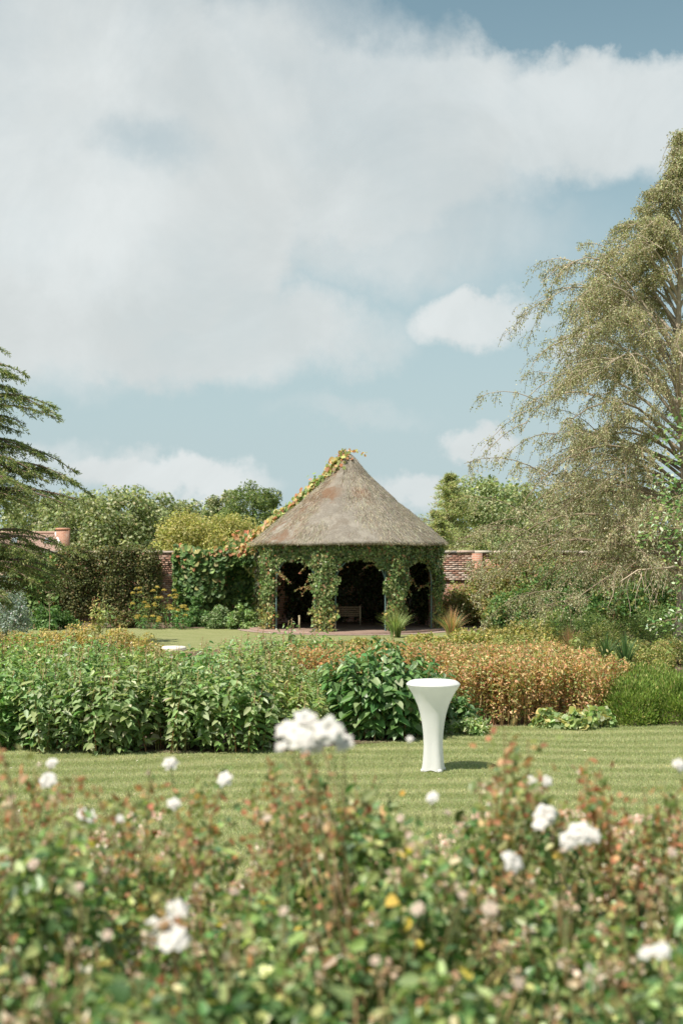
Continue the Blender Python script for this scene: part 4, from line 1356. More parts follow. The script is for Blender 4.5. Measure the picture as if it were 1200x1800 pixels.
# ------------------------------------------------------------------ the cedar at the left edge
cdx, cdy = -10.45, 38.0
cedar = thing("cedar_tree", (cdx, cdy, 0), "dark cedar at the left edge with layered drooping branches", "tree")
part("trunk", G().tube([(cdx + 0.05 * math.sin(q), cdy, q) for q in np.linspace(0, 9.0, 12)], np.linspace(0.30, 0.03, 12), 9, (0.15, 0.11, 0.085)), M_BARK, cedar)
CED = [(0.062, 0.095, 0.038), (0.100, 0.130, 0.054), (0.160, 0.180, 0.080), (0.215, 0.222, 0.108)]
tiers = [(8.6, .8), (8.0, 1.5), (7.45, 2.05), (6.9, 2.0), (6.45, 2.75), (5.9, 2.0), (5.55, 2.2), (4.95, 3.25), (4.45, 3.3), (4.15, 3.95), (3.85, 3.5), (2.62, 3.75), (2.35, 3.4), (2.0, 3.35), (1.5, 2.9)]
for ti, (z, reach) in enumerate(tiers):
    angs = [R.uniform(-0.15, 0.15)] + list(R.uniform(-1.15, 1.15, 4)) + list(R.uniform(1.3, 5.0, 3))
    for bi, a in enumerate(angs):
        ln = reach * (1.0 if bi == 0 else R.uniform(0.7, 1.02))
        q = np.linspace(0, 1, 9)
        rise = R.uniform(0.05, 0.22) * ln
        dz = rise * np.sin(q * 2.4) - (0.10 + 0.10 * R.random()) * ln * q ** 2.2
        wob = R.normal() * 0.12
        P = np.stack([cdx + ln * q * math.cos(a + wob * 0) - math.sin(a) * wob * ln * q ** 2, cdy + ln * q * math.sin(a) + math.cos(a) * wob * ln * q ** 2, z + (0 if bi == 0 else R.normal() * 0.16) + dz], 1)
        b_ = part("branch", G().tube(P, np.linspace(0.05, 0.008, 9) * (0.5 + 0.18 * ln), 5, (0.15, 0.11, 0.085)), M_BARK, cedar)
        g = G()
        ntw = int(14 * ln)
        tq = np.clip(R.uniform(0.18, 1.02, ntw), 0, 1)
        for t_ in tq:
            p0 = np.array([np.interp(t_, q, P[:, c_]) for c_ in range(3)])
            sd = R.choice([-1, 1])
            an = a + sd * R.uniform(0.5, 1.2)
            tl = (0.22 + 0.75 * (1 - t_) ** 0.7) * R.uniform(0.5, 1.0) * min(1, 0.45 + ln * 0.2)
            k = max(int(58 * tl), 14)
            s_ = R.random(k)
            hang = R.uniform(0.25, 0.7)
            pp = p0 + np.stack([np.cos(an) * tl * s_, np.sin(an) * tl * s_, -hang * tl * s_ ** 1.6], 1) + R.normal(size=(k, 3)) * [0.02, 0.02, 0.012]
            dd = np.array([math.cos(an), math.sin(an), -hang * 0.8]) + R.normal(size=(k, 3)) * 0.55
            leaves(g, pp, dd, rand_dirs(k) + [0, 0, .7], R.uniform(0.06, 0.125, k), R.uniform(0.018, 0.034, k), palette(k, CED, [2, 3, 2.6, 1.2], .2), 'diamond')
        part("needles", g, M_DULL, b_, kind='stuff')

# ------------------------------------------------------------------ the birch at the right
bX, bY = 8.30, 35.0
birch = thing("birch_tree", (bX, bY, 0), "tall airy birch with hanging twigs filling the right side", "tree")


def trunk_at(z):
    return np.array([bX + 0.10 * math.sin(z * 0.55) + 0.012 * z, bY + 0.08 * math.cos(z * 0.7), z])


BARKB = (0.33, 0.28, 0.22)
part("trunk", G().tube([trunk_at(z) for z in np.linspace(0, 13.6, 22)], np.interp(np.linspace(0, 13.6, 22), [0, 1, 6, 13.6], [0.20, 0.15, 0.09, 0.015]), 9, BARKB), M_BARK, birch)
env_z = [0.5, 2, 3, 5, 6.3, 7.9, 9.6, 11, 12.3, 13.6]
env_r = [2.6, 4.0, 5.4, 5.0, 4.6, 4.0, 2.9, 1.6, 0.9, 0.3]
BIR = [(0.215, 0.212, 0.138), (0.270, 0.260, 0.180), (0.175, 0.182, 0.112), (0.33, 0.315, 0.235), (0.135, 0.148, 0.084)]
BW = [3, 3, 2.2, 1.3, 1.2]
tw_start, tw_dir, tw_len = [], [], []
nl = 132
for i in range(nl):
    zs = 2.0 + 10.7 * (i / (nl - 1)) ** 1.02
    # one side faces the garden: more limbs lean that way
    a = i * 2.39996 + R.normal() * 0.25
    if i % 2 == 0:
        a = math.pi + R.uniform(-1.0, 1.0)
    u = np.array([math.cos(a), math.sin(a), 0])
    reach = np.interp(zs + (0.9 if zs < 4 else 1.7), env_z, env_r) * R.uniform(0.55, 1.04)
    rise = np.interp(zs, [1.5, 4, 6, 9, 13], [0.2, 0.35, 0.75, 0.95, 1.4]) * reach * R.uniform(0.7, 1.25)
    droop = np.interp(zs, [1.5, 4, 7, 12], [0.45, 0.42, 0.30, 0.25]) * reach
    q = np.linspace(0, 1, 10)
    sw = R.normal() * 0.18
    p0 = trunk_at(zs)
    lat = np.array([-u[1], u[0], 0])
    P = p0 + u * (reach * q)[:, None] + lat * (sw * reach * np.sin(q * 3))[:, None] + np.array([0, 0, 1.0]) * (rise * np.sin(q * 1.75) - droop * q ** 2.6)[:, None]
    P[:, 2] = np.maximum(P[:, 2], 0.5 + 0.9 * np.clip(bX - 1.2 - P[:, 0], 0, 2) / 2)
    lm = part("limb", G().tube(P, np.linspace(0.055, 0.007, 10) * np.interp(zs, [1, 6, 13], [0.9, 0.85, 0.5]), 5, BARKB if zs > 5 else (0.19, 0.155, 0.11)), M_BARK, birch)
    gb = G()
    nb = 7 if zs < 8 else (5 if zs < 10 else 3)
    for k in range(nb):
        t0 = R.uniform(0.2, 0.97)
        s0 = np.array([np.interp(t0, q, P[:, c]) for c in range(3)])
        an = a + R.choice([-1, 1]) * R.uniform(0.35, 1.25)
        ln = reach * R.uniform(0.20, 0.42)
        v = np.array([math.cos(an), math.sin(an), R.uniform(-0.45, 0.95)])
        qq = np.linspace(0, 1, 6)
        B = s0 + v * (ln * qq)[:, None] + np.array([0, 0, -1.0]) * (ln * 0.55 * qq ** 2)[:, None]
        B[:, 2] = np.maximum(B[:, 2], 0.4)
        gb.tube(B, np.linspace(0.013, 0.004, 6), 4, BARKB if zs > 5 else (0.19, 0.155, 0.11))
        nt = 16
        tq = R.uniform(0.1, 1.0, nt)
        st = np.stack([np.interp(tq, qq, B[:, c]) for c in range(3)], 1)
        tw_start.append(st)
        tw_dir.append(np.stack([v[0] * 0.5 + R.normal(size=nt) * 0.45, v[1] * 0.5 + R.normal(size=nt) * 0.45, R.uniform(-0.5, 0.45, nt)], 1))
        tw_len.append(R.uniform(0.22, 0.70, nt) * np.interp(zs, [1, 8, 13], [1.15, 0.95, 0.6]))
    nt = 10
    tq = R.uniform(0.35, 1.0, nt)
    tw_start.append(np.stack([np.interp(tq, q, P[:, c]) for c in range(3)], 1))
    tw_dir.append(np.stack([u[0] * 0.5 + R.normal(size=nt) * 0.5, u[1] * 0.5 + R.normal(size=nt) * 0.5, R.uniform(-0.3, 0.5, nt)], 1))
    tw_len.append(R.uniform(0.3, 0.8, nt))
    part("branchlets", gb, M_BARK, lm, kind='stuff')
S, Dd, Ln = np.concatenate(tw_start), np.concatenate(tw_dir), np.concatenate(tw_len)
nt = len(S)
KK = 4
qt = np.linspace(0, 1, KK)
TW = S[:, None] + Dd[:, None] * (Ln[:, None, None] * (qt - 0.35 * qt ** 2)[None, :, None]) + np.array([0, 0, -1.0]) * (Ln[:, None] * (0.55 * qt ** 2)[None])[..., None]
TW[:, :, 2] = np.maximum(TW[:, :, 2], 0.25)
# twigs as thin three-sided strands
g = G()
rad = 0.004
for k3 in range(1):
    off = np.array([rad, rad * 0.4, 0])
    V = np.stack([TW - off, TW + off], 2).reshape(nt, KK * 2, 3)
    F = np.array([[2 * k, 2 * k + 1, 2 * k + 3, 2 * k + 2] for k in range(KK - 1)])
    g.add(V.reshape(-1, 3), (np.arange(nt)[:, None, None] * KK * 2 + F[None]).reshape(-1, 4), (0.22, 0.17, 0.11))
part("twigs", g, M_BARK, birch, kind='stuff')
per = 16
tq = R.random((nt, per)) ** 0.8
idx = np.clip((tq * (KK - 1)).astype(int), 0, KK - 2)
fr = tq * (KK - 1) - idx
P = TW[np.arange(nt)[:, None], idx] * (1 - fr[..., None]) + TW[np.arange(nt)[:, None], idx + 1] * fr[..., None]
P = P.reshape(-1, 3) + R.normal(size=(nt * per, 3)) * 0.040
n = len(P)
g = G()
leaves(g, P, rand_dirs(n) * [1, 1, .6] + [0, 0, -0.75], rand_dirs(n) + [-.25, -.3, .25], R.uniform(0.035, 0.060, n), R.uniform(0.026, 0.040, n), palette(n, BIR, BW, .2), 'diamond')
part("crown", g, M_DULL, birch, kind='stuff')
# bare dead twigs that hang low on the garden side
for k in range(16):
    x0 = at(R.uniform(1085, 1165), 1000, 31.5)
    x0[2] = EYE + (HORY - R.uniform(1000, 1015)) / FPX * 31.5
    ln = R.uniform(0.4, 0.95)
    q = np.linspace(0, 1, 8)
    ph = R.uniform(0, 6)
    path = x0 + np.stack([0.05 * np.sin(q * 6 + ph) + R.normal() * .15 * q, 0.05 * np.cos(q * 5 + ph), -ln * q + 0.06 * np.sin(q * 3.1)], 1)
    part("dead_twig", G().tube(path, np.linspace(0.011, 0.004, 8), 4, (0.38, 0.32, 0.24)), M_BARK, birch)
p0 = at(1175, 998, 31.6)
part("dead_limb", G().tube([trunk_at(1.9), (trunk_at(1.9) + p0) / 2 + [0, 0, .2], p0, at(1120, 1002, 31.5), at(1090, 1022, 31.4)], [0.05, 0.035, 0.024, 0.018, 0.010], 6, (0.38, 0.32, 0.24)), M_BARK, birch)

# ------------------------------------------------------------------ the nearer tree at the right edge
wX, wY = 7.6, 25.5
wb = thing("whitebeam_tree", (wX, wY, 0), "leafy tree with pale undersides reaching in from the right edge before the birch", "tree")
part("trunk", G().tube([(wX + 0.04 * math.sin(z), wY, z) for z in np.linspace(0, 5.0, 8)], np.linspace(0.13, 0.03, 8), 8, (0.2, 0.17, 0.14)), M_BARK, wb)
WBL = [(0.055, 0.105, 0.032), (0.085, 0.145, 0.045), (0.125, 0.185, 0.060), (0.19, 0.21, 0.075), (0.36, 0.40, 0.33)]
WBW = [3, 4, 2.5, 0.8, 0.9]
LEAF_W = leaf_mesh("leaf", 'leaf', WBL, M_GLOSS)
ends = [(1150, 775), (1172, 810), (1145, 850), (1160, 880), (1130, 905), (1150, 930), (1128, 950), (1165, 960), (1180, 985), (1190, 750), (1196, 720), (1175, 905), (1155, 1095), (1135, 1100), (1180, 1080), (1192, 1110), (1185, 1030)]
for i, (px, py) in enumerate(ends):
    e = at(px, py, 25.0 + R.uniform(-0.6, 0.8))
    z0 = max(e[2] - R.uniform(0.0, 0.6), 0.5)
    s0 = np.array([wX, wY, z0])
    q = np.linspace(0, 1, 8)
    P = s0 + (e - s0) * q[:, None] + np.array([0, 0, 1.0]) * (0.22 * np.sin(q * 3.14))[:, None]
    br = part("branch", G().tube(P, np.linspace(0.03, 0.005, 8), 5, (0.22, 0.18, 0.12)), M_BARK, wb)
    k = 130
    tq = R.uniform(0.25, 1.0, k)
    pp = np.stack([np.interp(tq, q, P[:, c]) for c in range(3)], 1) + R.normal(size=(k, 3)) * [0.10, 0.16, 0.10]
    dd = (e - s0) / np.linalg.norm(e - s0) * 0.6 + R.normal(size=(k, 3)) * 0.6 + [0, 0, -0.15]
    nn = rand_dirs(k) * 0.6 + [-.2, -.3, .8]
    ll = R.uniform(0.07, 0.12, k)
    single = 14
    single_leaves(br, (pp[:single], dd[:single], nn[:single], ll[:single] * 1.1, ll[:single] * 0.6), LEAF_W)
    g = G()
    leaves(g, pp[single:], dd[single:], nn[single:], ll[single:], ll[single:] * 0.55, palette(k - single, WBL, WBW, .2), 'leaf')
    part("foliage", g, M_GLOSS, br, kind='stuff')

# ------------------------------------------------------------------ the beds in the middle
ORD = ["leftmost", "second", "third", "fourth", "fifth", "sixth", "seventh"]


def row(pxs, D, f):
    for i, px in enumerate(pxs):
        f(i, (px - 600) / FPX * (D + R.normal() * 0.12), D + R.normal() * 0.15)


GRP = "tall leafy green perennials of the left bed"
row([18, 108, 205, 310, 412, 486], 19.9, lambda i, x, y: perennial("leafy_perennial", "%s broad leaved green clump from the left along the lawn's edge" % ORD[i] if i else "broad leaved green clump at the lawn's left corner", "plant",
    x, y - (0.55 if 1 <= i <= 4 else 0.12), 0.66, 0.62, [1.22, 1.20, 1.24, 1.22, 1.20, 0.95][i] * R.uniform(.95, 1.03), 74, 27, 0.135, GREENS, GW, GRP, single=80, me=LEAF_G, spikes=10))
row([60, 160, 255, 360, 455], 21.6, lambda i, x, y: perennial("leafy_perennial", "%s green clump from the left in the left bed's second row" % ORD[i], "plant",
    x, y, 0.66, 0.62, 1.20 * R.uniform(.96, 1.04), 62, 24, 0.135, GREENS, GW, GRP, single=24, me=LEAF_G, spikes=14))
row([10, 105, 205, 300, 400, 470], 24.2, lambda i, x, y: perennial("leafy_perennial", "%s green clump from the left in the left bed's third row" % ORD[i], "plant",
    x, y, 0.72, 0.62, [1.15, 1.12, 1.08, 0.90, 1.05, 1.12][i], 56, 20, 0.135, GREENS, GW, GRP, spikes=16))
row([45, 150, 240, 505, 545], 28.0, lambda i, x, y: perennial("leafy_perennial", "%s green clump from the left in the left bed's back row" % ORD[i], "plant",
    x, y, 0.8, 0.7, [1.08, 1.0, 0.85, 1.14, 1.02][i], 50, 20, 0.14, GREENS, GW, GRP, spikes=16))
row([310, 390, 450], 30.0, lambda i, x, y: perennial("leafy_perennial", "%s low pale green clump near the round stone in the left bed" % ["leftmost", "middle", "rightmost"][i], "plant",
    x, y, 0.8, 0.8, [0.45, 0.72, 0.85][i], 50, 16, 0.12, GREENS[1:], [3, 3, 2, 1], GRP, spikes=12))
TAN = [(0.30, 0.24, 0.09), (0.25, 0.22, 0.085), (0.34, 0.25, 0.105), (0.17, 0.18, 0.065)]
row([75, 135, 205, 255], 32.5, lambda i, x, y: shrub("frothy_plant", "%s frothy yellowish flower mound from the left behind the left bed" % ORD[i], "plant", x, y, 0.62, 0.5, [0.95, 1.0, 0.9, 0.62][i], 44, 70, 0.05, TAN, None, "frothy yellowish mounds", aspect=.8, low=False))
row([20, 110, 200], 36.0, lambda i, x, y: shrub("frothy_plant", "%s frothy buff mound from the left in front of the shaded border" % ORD[i], "plant", x, y, 0.95, 0.5, 0.62, 44, 60, 0.06, TAN, None, "frothy yellowish mounds", aspect=.8, low=False))
# pale round stone lying among the plants
p = at(306, 1143, ground_D(1143))
st = thing("round_stone", (p[0], p[1], 0.006), "pale flat round stone slab on bare soil behind the left bed", "stone")
part("slab", G().lathe([(0.0, 0.006), (0.30, 0.006), (0.33, 0.05), (0.30, 0.10), (0.12, 0.105), (0.0, 0.105)], 22, (p[0], p[1], 0), (0.60, 0.57, 0.52)), M_STONE, st, smooth=False)
part("footing", G().lathe([(0.36, 0.008), (0.36, 0.03), (0.325, 0.032)], 22, (p[0], p[1], 0), (0.35, 0.3, 0.25)), M_STONE, st)

# the dark shrub behind the table
perennial("broad_leaved_shrub", "dark green dome of large drooping leaves directly behind the white table", "shrub", (672 - 600) / FPX * 20.7, 20.7, 0.92, 0.8, 1.34, 120, 24, 0.175, DARKG, DW, None, M_GLOSS, single=150, me=LEAF_D, spikes=8, droop=0.55, aspect=0.5)
perennial("broad_leaved_shrub", "small dark leafy offshoot to the right of the white table", "shrub", (803 - 600) / FPX * 21.3, 21.3, 0.34, 0.4, 0.62, 26, 16, 0.15, DARKG, DW, None, M_GLOSS, single=20, me=LEAF_D, spikes=3, droop=0.5)
shrub("trailing_plant", "low pale leaved plant trailing onto the lawn right of the table", "plant", (818 - 600) / FPX * 20.9, 20.9, 0.34, 0.28, 0.26, 26, 40, 0.085, GREENS[1:], None, None, 'long', aspect=.4, stems=3)
# finer green clumps between
shrub("fine_leaved_plant", "fine leaved bright green mound left of the dark shrub, by the bare soil", "plant", (528 - 600) / FPX * 20.6, 20.6, 0.46, 0.45, 0.74, 60, 75, 0.050, GREENS[1:4] + [(0.26, 0.23, 0.09)], [3, 3, 1.5, .5], None, aspect=.55, stems=10)
shrub("fine_leaved_plant", "fine leaved mound with tiny pale flowers behind the first one", "plant", (545 - 600) / FPX * 22.4, 22.4, 0.52, 0.5, 0.86, 60, 70, 0.050, GREENS[1:4] + [(0.28, 0.24, 0.10)], [3, 3, 1.5, .8], None, aspect=.55, stems=10)
# the brown drift
BRN = [(0.330, 0.200, 0.108), (0.370, 0.245, 0.135), (0.300, 0.152, 0.086), (0.225, 0.220, 0.090), (0.43, 0.31, 0.185), (0.155, 0.185, 0.070)]
BRW = [2.6, 2.4, 2.2, 3.2, 1.2, 3.2]
BG = "brown turning shrubs of the right bed"


def brown(lab, x, y, rx, h, m=70, nper=68, size=0.055):
    root = thing("spiraea_shrub", (x, y, 0), lab, "shrub", BG)
    ns = 95
    q = np.sqrt(R.random(ns))
    a = R.uniform(0, 6.28, ns)
    bx_, by_ = x + rx * 0.85 * q * np.cos(a), y + rx * 0.8 * q * np.sin(a)
    hh = h * (1 - 0.22 * q ** 3) * R.uniform(0.85, 1.05, ns)
    gs = G()
    for i in range(ns):
        gs.tube([(bx_[i], by_[i], 0), (bx_[i] + 0.02, by_[i], hh[i] * .5), (bx_[i] + 0.06 * math.cos(a[i]), by_[i] + 0.06 * math.sin(a[i]), hh[i] * 0.97)], [0.006, 0.005, 0.002], 3, (0.24, 0.13, 0.07) if i % 2 else (0.30, 0.2, 0.1))
    part("stems", gs, M_STEM, root)
    n = int(m * nper)
    i = R.integers(0, ns, n)
    t = np.clip(R.random(n) ** 0.62, 0.12, 1.03)
    P = np.stack([bx_[i] + 0.06 * np.cos(a[i]) * t, by_[i] + 0.06 * np.sin(a[i]) * t, hh[i] * t], 1) + R.normal(size=(n, 3)) * [0.032, 0.032, 0.02]
    C = palette(n, BRN, BRW, .22)
    g = G()
    leaves(g, P, rand_dirs(n) + [0, 0, 0.25], rand_dirs(n) + [0, -.2, .7], size * np.exp(R.normal(size=n) * .25), size * .55, C, 'diamond')
    part("foliage", g, M_LEAF, root, kind='stuff')
    return root


row([822, 890, 960, 1028], 22.3, lambda i, x, y: brown("%s brown turning shrub from the table along the lawn's edge" % ["first", "second", "third", "fourth"][i], x, y, 0.46, [1.0, 1.05, 1.03, 0.98][i]))
row([790, 860, 935, 1010, 1058], 24.2, lambda i, x, y: brown("%s brown turning shrub from the left in the right bed's second row" % ORD[i], x, y, 0.52, [1.0, 1.02, 1.0, 0.98, 0.9][i]))
row([535, 600, 665, 730, 800, 880, 955, 1020], 26.6, lambda i, x, y: brown("%s brown turning shrub in the right bed's third row, counted from the left" % (ORD + ["eighth"])[i], x, y, 0.56, [0.92, 0.9, 0.9, 0.92, 0.92, 0.92, 0.9, 0.85][i], 56))
row([590, 680, 770, 860, 950], 30.0, lambda i, x, y: brown("%s brown turning shrub in the right bed's back row, counted from the left" % ORD[i], x, y, 0.75, 0.72, 56))
# pale low leaves at its right foot, and the feathery hedge
row([965, 1010, 1048], 21.6, lambda i, x, y: shrub("ladys_mantle", "%s pale round leaved plant at the foot of the brown shrubs" % ["leftmost", "middle", "rightmost"][i], "plant", x, y, 0.24, 0.2, 0.27, 26, 26, 0.075, [(0.19, 0.24, 0.12), (0.25, 0.29, 0.17), (0.14, 0.19, 0.075), (0.26, 0.24, 0.10)], None, "round leaved plants", 'round', aspect=1.0, stems=4))


def feathery(lab, x, y, rx, h):
    root = thing("feathery_shrub", (x, y, 0), lab, "shrub", "feathery green hedge plants")
    cen = dome_centres(x, y, 0.0, rx, rx, h * 0.92, 90, 0.2)
    a = R.uniform(0, 6.28, 60)
    cen = np.concatenate([cen, np.stack([x + rx * .9 * np.cos(a), y + rx * .9 * np.sin(a), R.uniform(0.04, 0.6, 60) * h], 1)])
    n = len(cen) * 62
    C = np.repeat(cen, 62, 0) + R.normal(size=(n, 3)) * [0.055, 0.055, 0.05]
    o_ = unit(C - np.array([x, y, 0.1]))
    Dv = unit(o_ * 0.8 + [0, 0, 0.7] + R.normal(size=(n, 3)) * 0.38)
    g = G()
    leaves(g, C, Dv, rand_dirs(n), R.uniform(0.04, 0.085, n), R.uniform(0.011, 0.018, n), palette(n, [(0.105, 0.165, 0.035), (0.150, 0.205, 0.050), (0.20, 0.235, 0.075), (0.27, 0.26, 0.11), (0.065, 0.115, 0.025)], [3, 3, 2, .8, 2], .2), 'diamond')
    part("foliage", g, M_LEAF, root, kind='stuff')
    gs = G()
    for k in range(10):
        c = cen[k]
        gs.tube([(x, y, 0), ((x + c[0]) / 2, (y + c[1]) / 2, c[2] * .6), tuple(c)], [0.012, 0.008, 0.004], 4, (0.17, 0.12, 0.07))
    part("stems", gs, M_BARK, root)


for px, D, rx, h, lab in ((1108, 22.1, 0.42, 0.86, "feathery green shrub next to the brown drift at the lawn's edge"), (1188, 22.2, 0.46, 0.93, "feathery green shrub at the right edge of the lawn"),
                          (1140, 23.6, 0.5, 0.95, "feathery green shrub behind, between the two at the lawn's edge"), (1218, 23.8, 0.5, 0.95, "feathery green shrub behind, at the right edge of the picture")):
    feathery(lab, (px - 600) / FPX * D, D, rx, h)

# ------------------------------------------------------------------ the rose bed in front
ROSE = [(0.050, 0.100, 0.038), (0.088, 0.145, 0.054), (0.135, 0.185, 0.068), (0.205, 0.230, 0.095), (0.28, 0.275, 0.13), (0.42, 0.30, 0.06), (0.25, 0.125, 0.070)]
RW = [2.8, 3.4, 3.0, 2.0, 1.0, 0.12, 0.16]
SPENT = [(0.46, 0.36, 0.27), (0.52, 0.45, 0.34), (0.38, 0.26, 0.17), (0.56, 0.51, 0.43), (0.34, 0.20, 0.13), (0.33, 0.29, 0.15)]
SW = [3, 2.5, 2, 1.5, 1, 1.3]
WHITE = (0.56, 0.56, 0.55)


def petal_mesh(name, col):
    nu, nv = 5, 5
    V, F = [], []
    for i in range(nu + 1):
        u = i / nu
        wd = math.sin(min(1.0, 0.16 + u * 0.95) * math.pi * 0.62) * (1 - 0.25 * u ** 6)
        for j in range(nv + 1):
            v = (j / nv - 0.5)
            V.append((u * (1 - 0.35 * (2 * v) ** 2 * u), v * wd * 1.05, 0.30 * (2 * v) ** 2 * (0.35 + 0.3 * u) - 0.30 * u ** 2.2 + 0.18 * math.sin(u * 3.1) + 0.03 * math.sin(9 * v + 4 * u)))
    for i in range(nu):
        for j in range(nv):
            a = i * (nv + 1) + j
            F.append([a, a + nv + 1, a + nv + 2, a + 1])
    return mesh_of(name, G().add(V, F, col), M_PETAL, smooth=True)


PETALS = [petal_mesh("petal", c) for c in (WHITE, (0.53, 0.52, 0.50), (0.54, 0.52, 0.505))]
PETALS_PINK = [petal_mesh("petal", c) for c in ((0.44, 0.35, 0.29), (0.46, 0.40, 0.34))]


def bloom(root, c, r, look, pets=PETALS, open_=1.0):
    """a rose: calyx with whorls of cupped petals"""
    c = np.array(c)
    ax = unit(np.array(look, float))
    g = G()
    g.lathe([(0.0, -0.30 * r), (0.16 * r, -0.22 * r), (0.22 * r, -0.05 * r), (0.10 * r, 0.16 * r), (0.0, 0.2 * r)], 8, c, (0.16, 0.20, 0.08))
    b = part("bloom", g, M_STEM, root)
    t1 = unit(np.cross(ax, [0.3, 0.2, 1.0]))
    t2 = np.cross(ax, t1)
    for cnt, tilt, sz in ((6, 1.28, 1.0), (5, 0.90, 0.92), (5, 0.55, 0.74), (3, 0.22, 0.52)):
        ph = R.uniform(0, 6.28)
        for k in range(cnt):
            an = ph + k * 2 * math.pi / cnt + R.normal() * 0.12
            e = t1 * math.cos(an) + t2 * math.sin(an)
            tl = tilt * open_ + R.normal() * 0.12
            d = ax * math.cos(tl) + e * math.sin(tl)
            up = ax * math.sin(tl) - e * math.cos(tl)
            piece("petal", pets[R.integers(len(pets))], b, frame(c, d, up, r * sz * R.uniform(.92, 1.06), r * sz * 1.05, r * sz))
    return b


def cane(root, p0, p1, r0=0.006, col=(0.16, 0.14, 0.055), bend=0.05):
    q = np.linspace(0, 1, 7)
    p0, p1 = np.array(p0), np.array(p1)
    sw = R.normal(size=2) * bend
    P = p0 + (p1 - p0) * q[:, None] + np.stack([sw[0] * np.sin(q * 3.14), sw[1] * np.sin(q * 3.14), 0.06 * np.sin(q * 3.14)], 1)
    part("cane", G().tube(P, np.linspace(r0, r0 * 0.45, 7), 5, col), M_STEM, root)
    return P


bushes = []


def rose_bush(x, y, rx, h, label, nleaf=1500, spent=34, tall=2, red=0.5):
    root = thing("rose_bush", (x, y, TERR), label, "rose bush", "white rose bushes in the foreground bed")
    tips = []
    for k in range(7):
        a = R.uniform(0, 6.28)
        q = R.uniform(0.25, 0.95)
        tip = np.array([x + rx * q * math.cos(a), y + rx * q * math.sin(a), TERR + h * R.uniform(0.82, 1.05)])
        P = cane(root, (x + 0.05 * math.cos(a), y + 0.05 * math.sin(a), TERR), tip, 0.006, (0.13, 0.15, 0.06) if k % 4 else (0.24, 0.15, 0.08))
        tips.append(tip)
    for k in range(tall):
        a = R.uniform(0, 6.28)
        tip = np.array([x + rx * .5 * math.cos(a), y + rx * .5 * math.sin(a), TERR + h * R.uniform(1.10, 1.30)])
        if 680 < 600 + FPX * tip[0] / tip[1] < 830:      # no tall shoot stands before the table
            continue
        cane(root, (x, y, TERR + h * 0.4), tip, 0.0035, (0.26, 0.15, 0.09))
        tips.append(tip)
        gl = G()
        m = 60
        t = R.random(m)
        pp = tip - np.array([0, 0, 1.0]) * (t * 0.36)[:, None] + R.normal(size=(m, 3)) * [0.036, 0.036, 0.01]
        cl = palette(m, [(0.26, 0.12, 0.07), (0.30, 0.18, 0.10), (0.19, 0.19, 0.08), (0.14, 0.17, 0.065)], [red * 3, red * 2, 1, 1], .2)
        leaves(gl, pp, rand_dirs(m) + [0, 0, .2], rand_dirs(m) + [0, 0, .6], R.uniform(0.018, 0.036, m), R.uniform(0.012, 0.024, m), cl, 'leaf')
        part("young_shoot", gl, M_LEAF, root, kind='stuff')
    # leaves in clumps about the canes
    m = 80
    cen = dome_centres(x, y, TERR + 0.12 * h, rx * 1.1, rx * 1.1, h * 0.86, m, 0.45)
    g = G()
    clump_leaves(g, cen, rx * 0.30 * R.uniform(0.6, 1.2, m), nleaf // m, 0.036, ROSE, RW, 'leaf', 0.45, 0.68, var=0.28, squash=0.9)
    part("foliage", g, M_GLOSS, root, kind='stuff')
    # withered heads and buds on short stalks
    g = G()
    gs = G()
    for k in range(spent):
        u = rand_dirs(1)[0]
        u[2] = abs(u[2]) * 0.8 + 0.25
        c = np.array([x, y, TERR + 0.30 * h]) + u / np.linalg.norm(u) * [rx * 1.02, rx * 1.02, h * 0.74] * R.uniform(0.86, 1.06)
        gs.tube([c - [u[0] * .05, u[1] * .05, 0.09], c - [0, 0, .04], c], [0.0025, 0.0025, 0.003], 4, (0.26, 0.19, 0.09))
        kk = R.integers(7, 16)
        rr = R.uniform(0.009, 0.019)
        v = rand_dirs(kk)
        leaves(g, c + v * rr * 0.5, v + [0, 0, .2], rand_dirs(kk), rr * R.uniform(0.7, 1.3, kk), rr * 0.9, palette(kk, SPENT, SW, .15), 'leaf')
    part("withered_heads", g, M_PETAL, root, kind='stuff')
    part("flower_stalks", gs, M_STEM, root, kind='stuff')
    bushes.append((x, y, root, tips))
    return root


ROWN = ["front row of the rose bed", "second row of the rose bed", "third row of the rose bed", "rear row of the rose bed"]
spec = [(2.55, [-0.52, 0.02, 0.55], 0.78), (3.05, [-0.72, -0.24, 0.26, 0.74], 0.80), (3.62, [-0.86, -0.36, 0.12, 0.58, 1.02], 0.82), (4.30, [-1.05, -0.56, -0.06, 0.44, 0.92, 1.3], 0.86)]
PLACE = {3: ["left", "middle", "right"], 4: ["leftmost", "second from the left", "third from the left", "rightmost"],
         5: ["leftmost", "second from the left", "middle", "second from the right", "rightmost"],
         6: ["leftmost", "second from the left", "third from the left", "third from the right", "second from the right", "rightmost"]}
for ri, (D, xs_, h) in enumerate(spec):
    for i, x in enumerate(xs_):
        rose_bush(x + R.normal() * 0.03, D + R.normal() * 0.05, 0.34, h * R.uniform(0.82, 1.12), "%s bush in the %s" % (PLACE[len(xs_)][i], ROWN[ri]), [6400, 5600, 4600, 3200][ri], [30, 36, 44, 40][ri], [0, 1, 2, 3][ri])

